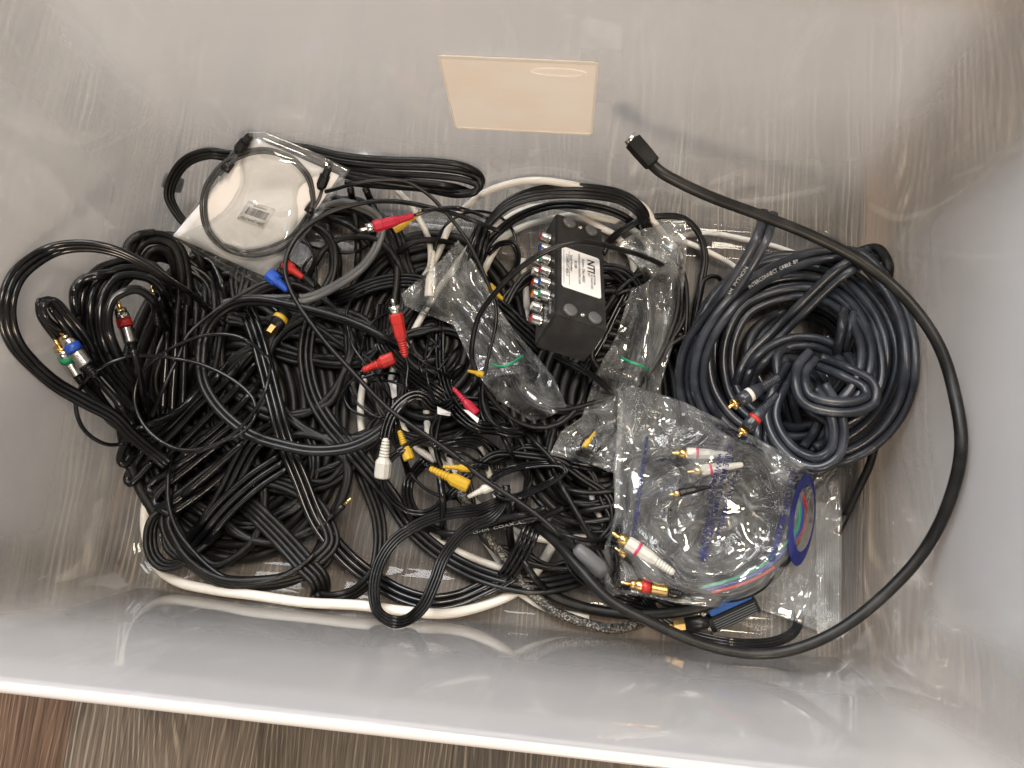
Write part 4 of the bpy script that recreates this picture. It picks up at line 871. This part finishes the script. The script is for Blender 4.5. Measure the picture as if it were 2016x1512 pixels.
# zip bag, right
zr = Bag('zip_bag', 'long crumpled clear zip bag slanting down right of the splitter box', [(1211, 481), (1262, 452), (1328, 436), (1354, 434)], [(1354, 434), (1352, 500), (1345, 575), (1325, 680), (1294, 780), (1250, 850), (1210, 932)], [(1082, 895), (1145, 912), (1210, 932)], [(1211, 481), (1256, 525), (1272, 556), (1243, 568), (1212, 663), (1172, 735), (1146, 821), (1105, 849), (1082, 895)], 36, 90, mat=FILM2, amp=.0034, cap=.105, seed=21)
cable('audio_cable', 'black cable folded in a bundle inside the long crumpled zip bag', ["1300,500 1330,540 1335,600 1310,680 1275,740 1240,790", "1265,590 1250,650 1235,710 1215,770 1185,830", "1285,570 1272,640 1255,710 1230,780 1200,840", "1290,600 1320,580 1325,540 1300,525 1275,560 1280,630 1262,720", "1310,600 1295,670 1265,740 1225,810"], 2.7, MATTE, cap=.125)
A('yellow plug inside the lower end of the long crumpled zip bag', "1180,840 1175,820 1180,800", r=1.5, plugs=[dict(tip=(1150, 880), back=(1172, 850), style='boot', mat=YELLOW, w=.7, z=.10)])
cable('twist_tie', 'green twist tie round the cable in the long crumpled zip bag', "1222,704,122 1240,712,126 1262,720,126 1276,728,120", 1.1, GREEN, cat='twist tie', group='green twist ties', cap=.14)
zr.cap = .135; zr.close(puff=.004)
zr.strip('zip_track', (1088, 888), (1212, 922), 3.5, SEAM, .0018); zr.strip('zip_track', (1092, 880), (1214, 914), 3.0, SEAM, .0018)
B('thin black cable running from the back down across the zip bag', "640,378 717,358 786,355 813,364 844,384 872,412 902,448 924,481 944,520 961,559 972,587 977,614 974,650 962,700 953,745 950,785 962,822 990,845 1030,852", 1.7, stiff=9)
B('black twin lead crossing under the foot of the splitter box', "1075,690 1104,707 1140,725 1174,745 1226,788 1250,800", 2.0, n=2, twist=(30, 40, 30))
# ---- hanks and arcs at front centre
cable('audio_video_lead', 'glossy thin black lead tied in a small hank left of the oval hank', ["845,874 880,868 905,862 935,860 965,877 980,905 982,928", "850,880 885,872 910,868 938,868 960,884 972,908 975,930", "860,884 890,880 915,878 935,882 950,898 960,925", "870,890 895,890 918,895 938,908 965,915", "880,896 905,905 930,918 960,922", "860,870 895,864 925,860 955,866 985,890 994,918"], 1.5, GLOSS)
cable('audio_video_lead', 'thin black lead wound in an oval hank below the zip bags', [np.vstack([parse("960,947 983,928 1020,915 1067,909 1103,911 1111,921 1086,942 1049,961 1011,975 983,971 968,958")+np.array([dx, dy, 0]) for dx, dy in ((0, 0), (3, 4), (6, 7), (2, 9))]), "1095,912 1130,912 1165,918 1200,930", "1095,918 1130,919 1165,926 1195,936"], 1.6, GLOSS, chunk=50)
C2 = lambda lab, s, r, m=BLACK, **k: cable('audio_cable', lab, s, r, m, **k)
C2('black cable arc running under the left edge of the printed bag, highest of the row', "1085,945 1118,964 1162,970 1209,967 1260,960", 2.6)
C2('thin black cable second in the row of arcs left of the printed bag', "1085,1006 1130,997 1170,988 1209,980 1260,970", 1.8)
C2('thick black cable third in the row of arcs left of the printed bag', "1105,1012 1150,1006 1209,995 1265,985", 3.0)
C2('black cable dipping through the row of arcs left of the printed bag', "1040,960 1062,990 1100,1018 1150,1028 1209,1020 1260,1010", 3.0)
C2('black cables low in the row of arcs left of the printed bag', ["1085,1025 1110,1038 1150,1047 1205,1046 1250,1040", "1090,1045 1120,1056 1160,1064 1205,1061", "1100,1065 1140,1078 1200,1078"], 2.1)
C2('black cable sloping down beside the oval hank', "1025,842 1048,865 1077,894 1105,925 1125,945", 2.3)
C2('black cable sloping down between the two hanks', "985,848 1000,880 1015,908", 2.3)
y2 = C2('black coaxial cable with white COAXIAL lettering at front centre', "830,1026 845,1038 864,1047 906,1051 961,1041 1010,1030 1044,1024 1080,1013 1110,1000", 3.2, key='coax')
text_on_path('lettering', '75 OHM  COAXIAL', 'coax', .052, .0038, WINK, y2, side=0, fit=.062)
C2('black cable lying just behind the lettered coaxial cable', "930,1040 965,1030 1000,1018 1040,1012 1075,1000", 2.8)
cable('ribbon_cable', 'black four-strand ribbon dropping to the front right of the lettered cable', "1062,1015 1050,1035 1030,1080 1007,1120 985,1150", 2.0, GLOSS, n=4, sp=1.05)
C2('black cable slanting to the lower left corner of the printed bag', "1085,915 1098,940 1113,970 1143,1023 1172,1075 1195,1115 1225,1165", 2.7)
C2('short black cable behind the four-strand ribbon', "1020,1080 1035,1110 1055,1140 1075,1160", 3.0)
cable('ribbon_cable', 'flat black four-wire ribbon in a long loop over the front white cable', "1000,960 989,981 947,1002 878,1013 822,1033 772,1069 745,1114,30 736,1164,42 744,1204,50 772,1224,54 800,1221,54 831,1196,50 856,1144,40 872,1100 906,1053 933,1033 969,1017 990,992 1000,970", 1.5, BLACK, n=4, sp=.85, twist=(60, 20, 0, 0, 0, 0, 0, 0, 0, 0, 0, 0, 20, 60), stiff=9)
# ---- navy interconnect coil
nv = [loops(1575, 710, 100, 95, 1.6, .03, 0, 60), loops(1568, 700, 200, 192, 2.5, .02, 10, 20, shrink=.08), loops(1575, 705, 165, 160, 1.9, .03, 0, 120, shrink=.22)]
nroot = cable('interconnect_cable', 'dark navy twin audio cable coiled with a knot and two gold plugs', nv+[
    "1513,418,120 1500,465,115 1470,522,105 1413,607 1362,674 1346,733 1352,789 1378,832 1420,870", ], 4.1, NAVY, n=2, sp=1.0, chunk=70, stiff=9, group='', key='nv0')
def nadd(s, key=None, **k): cable('', '', s, 4.1, NAVY, n=2, sp=1.0, stiff=9, parent=nroot, cord='cord_turn', key=key, cap=.155, **k)
nadd("1724,512 1653,500 1579,511 1487,556 1431,607 1387,681 1376,752 1394,807 1430,850", key='nvA')
nadd("1640,500 1690,507 1739,556 1776,622 1790,696 1783,770 1757,826 1709,874 1653,900 1600,905", key='nvB')
nadd("1715,498 1698,510 1653,537 1579,607 1527,659 1479,707 1461,745 1450,790")
nadd("1470,760 1479,733 1513,693 1561,674 1616,678 1661,704 1678,738 1690,790")
nadd("1672,610 1668,630 1664,659 1655,695 1650,720")
nadd("1585,700 1540,700 1542,752 1553,807 1563,838")
nadd("1600,730 1620,760 1625,800 1612,850 1590,885"); nadd("1575,728 1582,770 1600,800 1640,830 1640,870 1610,890")
nadd("1560,720 1527,781 1519,819 1535,863 1572,900 1609,911 1642,893 1652,850 1640,800 1615,760")
nadd("1515,800 1501,844 1505,889 1535,928 1572,946 1592,930 1600,890")
nadd("1612,712 1672,737 1709,759 1713,785 1683,800 1627,800 1587,785 1576,756 1579,724 1600,700")
plug(nroot, tip=(1433, 803), back=(1534, 742), style='navy', band=IVORY, z=(.165, .160), w=.95)
plug(nroot, tip=(1453, 860), back=(1530, 775), style='navy', band=RED, z=(.158, .158), w=.95)
text_on_path('lettering', 'INTERCONNECT  CABLE  BY', 'nvA', .150, .0050, WINK, nroot, side=.0, rev=True)
text_on_path('lettering', 'U.S.A.  PROAM  PYTHON', 'nv0', .112, .0050, WINK, nroot, side=.0, rev=True)
# ---- things under the front right
gp = thing('adapter_plug', 'gold adapter plug by the front right cables', 'plug', Vector((*at1(1350, 1228, 0)[:2], 0)))
P = at([(1312, 1235), (1395, 1224)], [.030, .034]); M, L = axis_frame(P[0], P[1])
pb = lathe_obj('shell', [(L*.45, .004), (L*.45, .0062), (L*.8, .0062), (L, .005)], M, BLACK, gp, 18)
lathe_obj('nut', [(L*.18, .003), (L*.18, .0052), (L*.44, .0052), (L*.44, .003)], M, GOLD, gp, 6, False); lathe_obj('pin', [(0, .0012), (L*.02, .0030), (L*.19, .0030)], M, GOLD, gp, 12)
dc = thing('video_connector', 'black video connector with a blue face under the printed bag', 'connector', Vector((*at1(1445, 1222, 0)[:2], 0)))
Pc = at([(1405, 1248), (1500, 1205), (1392, 1196)], [.030, .030, .036]); ex = Vector(Pc[1]-Pc[0]); Lx = ex.length; ex.normalize(); ey = Vector(Pc[2]-Pc[0]); ey = (ey-ex*ey.dot(ex)); Ly = ey.length; ey.normalize(); ez = ex.cross(ey)
MC = Matrix(((ex.x, ey.x, ez.x, Pc[0][0]), (ex.y, ey.y, ez.y, Pc[0][1]), (ex.z, ey.z, ez.z, Pc[0][2]), (0, 0, 0, 1)))
def slab(name, x0, x1, y0, y1, z0, z1, mat, parent, bev=.001, M=MC):
    bm = bmesh.new(); bmesh.ops.create_cube(bm, size=1); bmesh.ops.scale(bm, vec=(x1-x0, y1-y0, z1-z0), verts=bm.verts); bmesh.ops.translate(bm, vec=((x0+x1)/2, (y0+y1)/2, (z0+z1)/2), verts=bm.verts)
    bmesh.ops.bevel(bm, geom=list(bm.edges), offset=bev, segments=2, affect='EDGES'); return bm_obj(name, bm, mat, parent, False, M)
slab('shell', 0, Lx, 0, Ly*.55, -.012, 0, BLACK, dc); slab('face', .004, Lx-.002, Ly*.57, Ly, -.010, -.001, DBLUE, dc)
for k in range(5): slab('rib', .004, Lx-.003, Ly*(.06+.09*k), Ly*(.09+.09*k), 0, .0009, LGREY, dc, .0002)
slab('bracket', -.003, -.0005, 0, Ly, -.010, .001, CHROME, dc, .0004)
cable('ribbon_cable', 'flat thin black wires curving under the long cable at front right', "1262,1170 1274,1188 1314,1228 1377,1254 1457,1268 1530,1262 1566,1240 1572,1205 1555,1175", 1.2, GLOSS, n=4, sp=1.05, cap=.06)
# ---- the printed bag
pb_ = Bag('printed_bag', 'large clear printed plastic bag with component cable at front right', [(1228, 760), (1250, 760), (1346, 791), (1457, 845), (1496, 866), (1600, 922), (1644, 908)], [(1644, 908), (1650, 935), (1658, 1013), (1656, 1255)], [(1191, 1178), (1215, 1172), (1250, 1170), (1330, 1188), (1405, 1196), (1489, 1198), (1560, 1222), (1627, 1250), (1656, 1255)], [(1228, 760), (1219, 831), (1207, 922), (1211, 1009), (1189, 1081), (1191, 1178)], 84, 80, amp=.0062, cap=.10, seed=33, smooth=3.5)
cc = cable('component_cable', 'black component cable coiled inside the printed bag', [loops(1390, 1005, 150, 140, 3.1, .05, 0, 30), "1300,930 1350,900 1420,900 1480,920"], 1.9, BLACK, chunk=50, n=2, cap=.13)
for lab, c, dx in (('red', RED, 0), ('blue', pbr('blue_wire', (.02, .04, .32), .35), -7), ('green', pbr('green_wire', (.02, .26, .16), .35), -13)):
    cable('component_wire', f'{lab} wire of the component cable inside the printed bag', f"{1346+dx},{1176+dx} {1417+dx*.6},{1163+dx} {1497+dx*.8},{1134+dx} {1550+dx},{1093+dx} {1583+dx},{1037} {1584+dx},{986} {1570+dx},{958} {1540+dx},925", 1.6, c, cap=.135, cat='wire', group='coloured wires in the printed bag')
RW = pbr('pink_ring', (.55, .05, .12), .4)
def bag_plug(label, tip, back, style, mat, z, w, band=None):
    o = thing('audio_plug', label, 'plug', Vector((*at1(*tip, 0)[:2], 0)), 'plugs in the printed bag'); plug(o, tip=tip, back=back, style=style, mat=mat, z=z, w=w, band=band, pin=GOLD)
    if mat is IVORY:
        P = at([tip, back], [z, z]); M, L = axis_frame(P[0], P[1]); lathe_obj('colour_ring', [(L*.40, .10*L*w), (L*.40, .127*L*w), (L*.44, .127*L*w), (L*.44, .10*L*w)], M, RW, o, 16)
bag_plug('white plug with gold tip at the lower left of the printed bag', (1204, 1048), (1326, 1128), 'moulded', IVORY, .118, .85)
bag_plug('white plug upper in the printed bag, behind its twin', (1322, 892), (1440, 896), 'moulded', IVORY, .112, .85)
bag_plug('white plug crossing the printed lettering', (1352, 930), (1462, 915), 'moulded', IVORY, .120, .85)
bag_plug('black plug with gold tip in the middle of the printed bag', (1316, 975), (1400, 958), 'moulded', BLACK, .115, .8)
bag_plug('black plug with gold tip below the white plug in the printed bag', (1210, 1078), (1300, 1140), 'moulded', BLACK, .105, .8)
bag_plug('black plug with red band at the lower edge of the printed bag', (1221, 1146), (1345, 1170), 'metal', BLACK, .108, .75, RED)
pb_.cap = .145; pb_.close(puff=.005)
pb_.strip('crimped_seam', (1628, 990), (1630, 1248), 44, SEAM, .0014)
for k in range(9): pb_.strip('crimp_ridge', (1610+k*5, 992), (1611+k*5, 1246), 1.4, SEAM, .0022)
pb_.strip('heat_seam', (1222, 770), (1214, 1000), 10, SEAM, .0014)
pb_.text('lettering', 'www.allsystemsbroadband.com', (1271, 858), (1240, 1078), 10.5, BINK, .014)
pb_.text('lettering', 'Part NO. ASB4800-6', (1444, 934), (1408, 1052), 11, BINK, .014)
pb_.text('lettering', 'CABLE MINI 5 COMPONENT CABLE', (1433, 876), (1380, 1102), 11, BINK, .014)
pb_.text('lettering', 'w/White Audio Connectors 6FT', (1414, 892), (1374, 1102), 11, BINK, .014)
pb_.text('lettering', 'ALL SYSTEMS', (1556, 925), (1540, 1008), 12, BINK, .0)
pb_.text('lettering', 'BROADBAND', (1538, 1012), (1512, 1104), 13, BINK, .035)
# swoosh: a crescent oval
a = np.linspace(0, 2*np.pi, 49)[:-1]; c0 = np.array([1579., 1023]); ax_ = np.array([math.cos(math.radians(97)), math.sin(math.radians(97))]); bx_ = np.array([-ax_[1], ax_[0]])
outr = c0+np.cos(a)[:, None]*ax_*92+np.sin(a)[:, None]*bx_*25; inn = c0+np.array([1, -3])+np.cos(a)[:, None]*ax_*66+np.sin(a)[:, None]*bx_*19+bx_*-3
n_ = len(a); mesh_obj('printed_oval', np.vstack([pb_.lift(outr, .0018, True), pb_.lift(inn, .0018, True)]), [(i, (i+1) % n_, n_+(i+1) % n_, n_+i) for i in range(n_)], BINK, pb_.root, False)
# ---- the long cable over everything
lc = cable('extension_cable', 'long thick black cable with a round jack end arcing over the right side', "1278,318,212 1300,338,209 1335,358,205 1400,388,196 1500,425,182 1600,465,172 1700,518,166 1785,590,165 1848,680,165 1880,780,160 1892,880,152 1871,980,142 1822,1080,132 1742,1170,122 1650,1241,115 1560,1279,108 1480,1287,104 1380,1267,104 1280,1224,106 1199,1180,108 1140,1118,98 1092,1065,78 1056,1034,52 1036,1012,28 1018,992,12", 4.3, MATTE, stiff=8, fixed=True, key='long')
P = at([(1286, 324), (1241, 272)], [.212, .217]); M, L = axis_frame(P[0], P[1])
jk = lathe_obj('jack_housing', [(0, .0048), (.0012, .0066), (L*.5, .0070), (L*.88, .0070), (L*.9, .0062), (L*.9, .005)], M, MATTE, lc, 8, False)
lathe_obj('jack_ring', [(L*.88, .0050), (L*1.03, .0050), (L*1.03, .0040), (L*.9, .0038)], M, CHROME, jk, 20); lathe_obj('jack_pin', [(L*.9, .0010), (L*1.06, .0009)], M, GOLD, jk, 8)
# ---- crumb
P = at1(234, 1106, .004); V, F = lathe([(-.002, .0004), (-.001, .0011), (.001, .0009), (.0025, .0003)], 7)
cr = mesh_obj('crumb', [(P[0]+x, P[1]+t*1.4, P[2]+y) for x, y, t in V], F, BROWN, None, True, Vector(P)); tag(cr, 'tiny brown crumb in the front left corner of the tote', 'crumb')
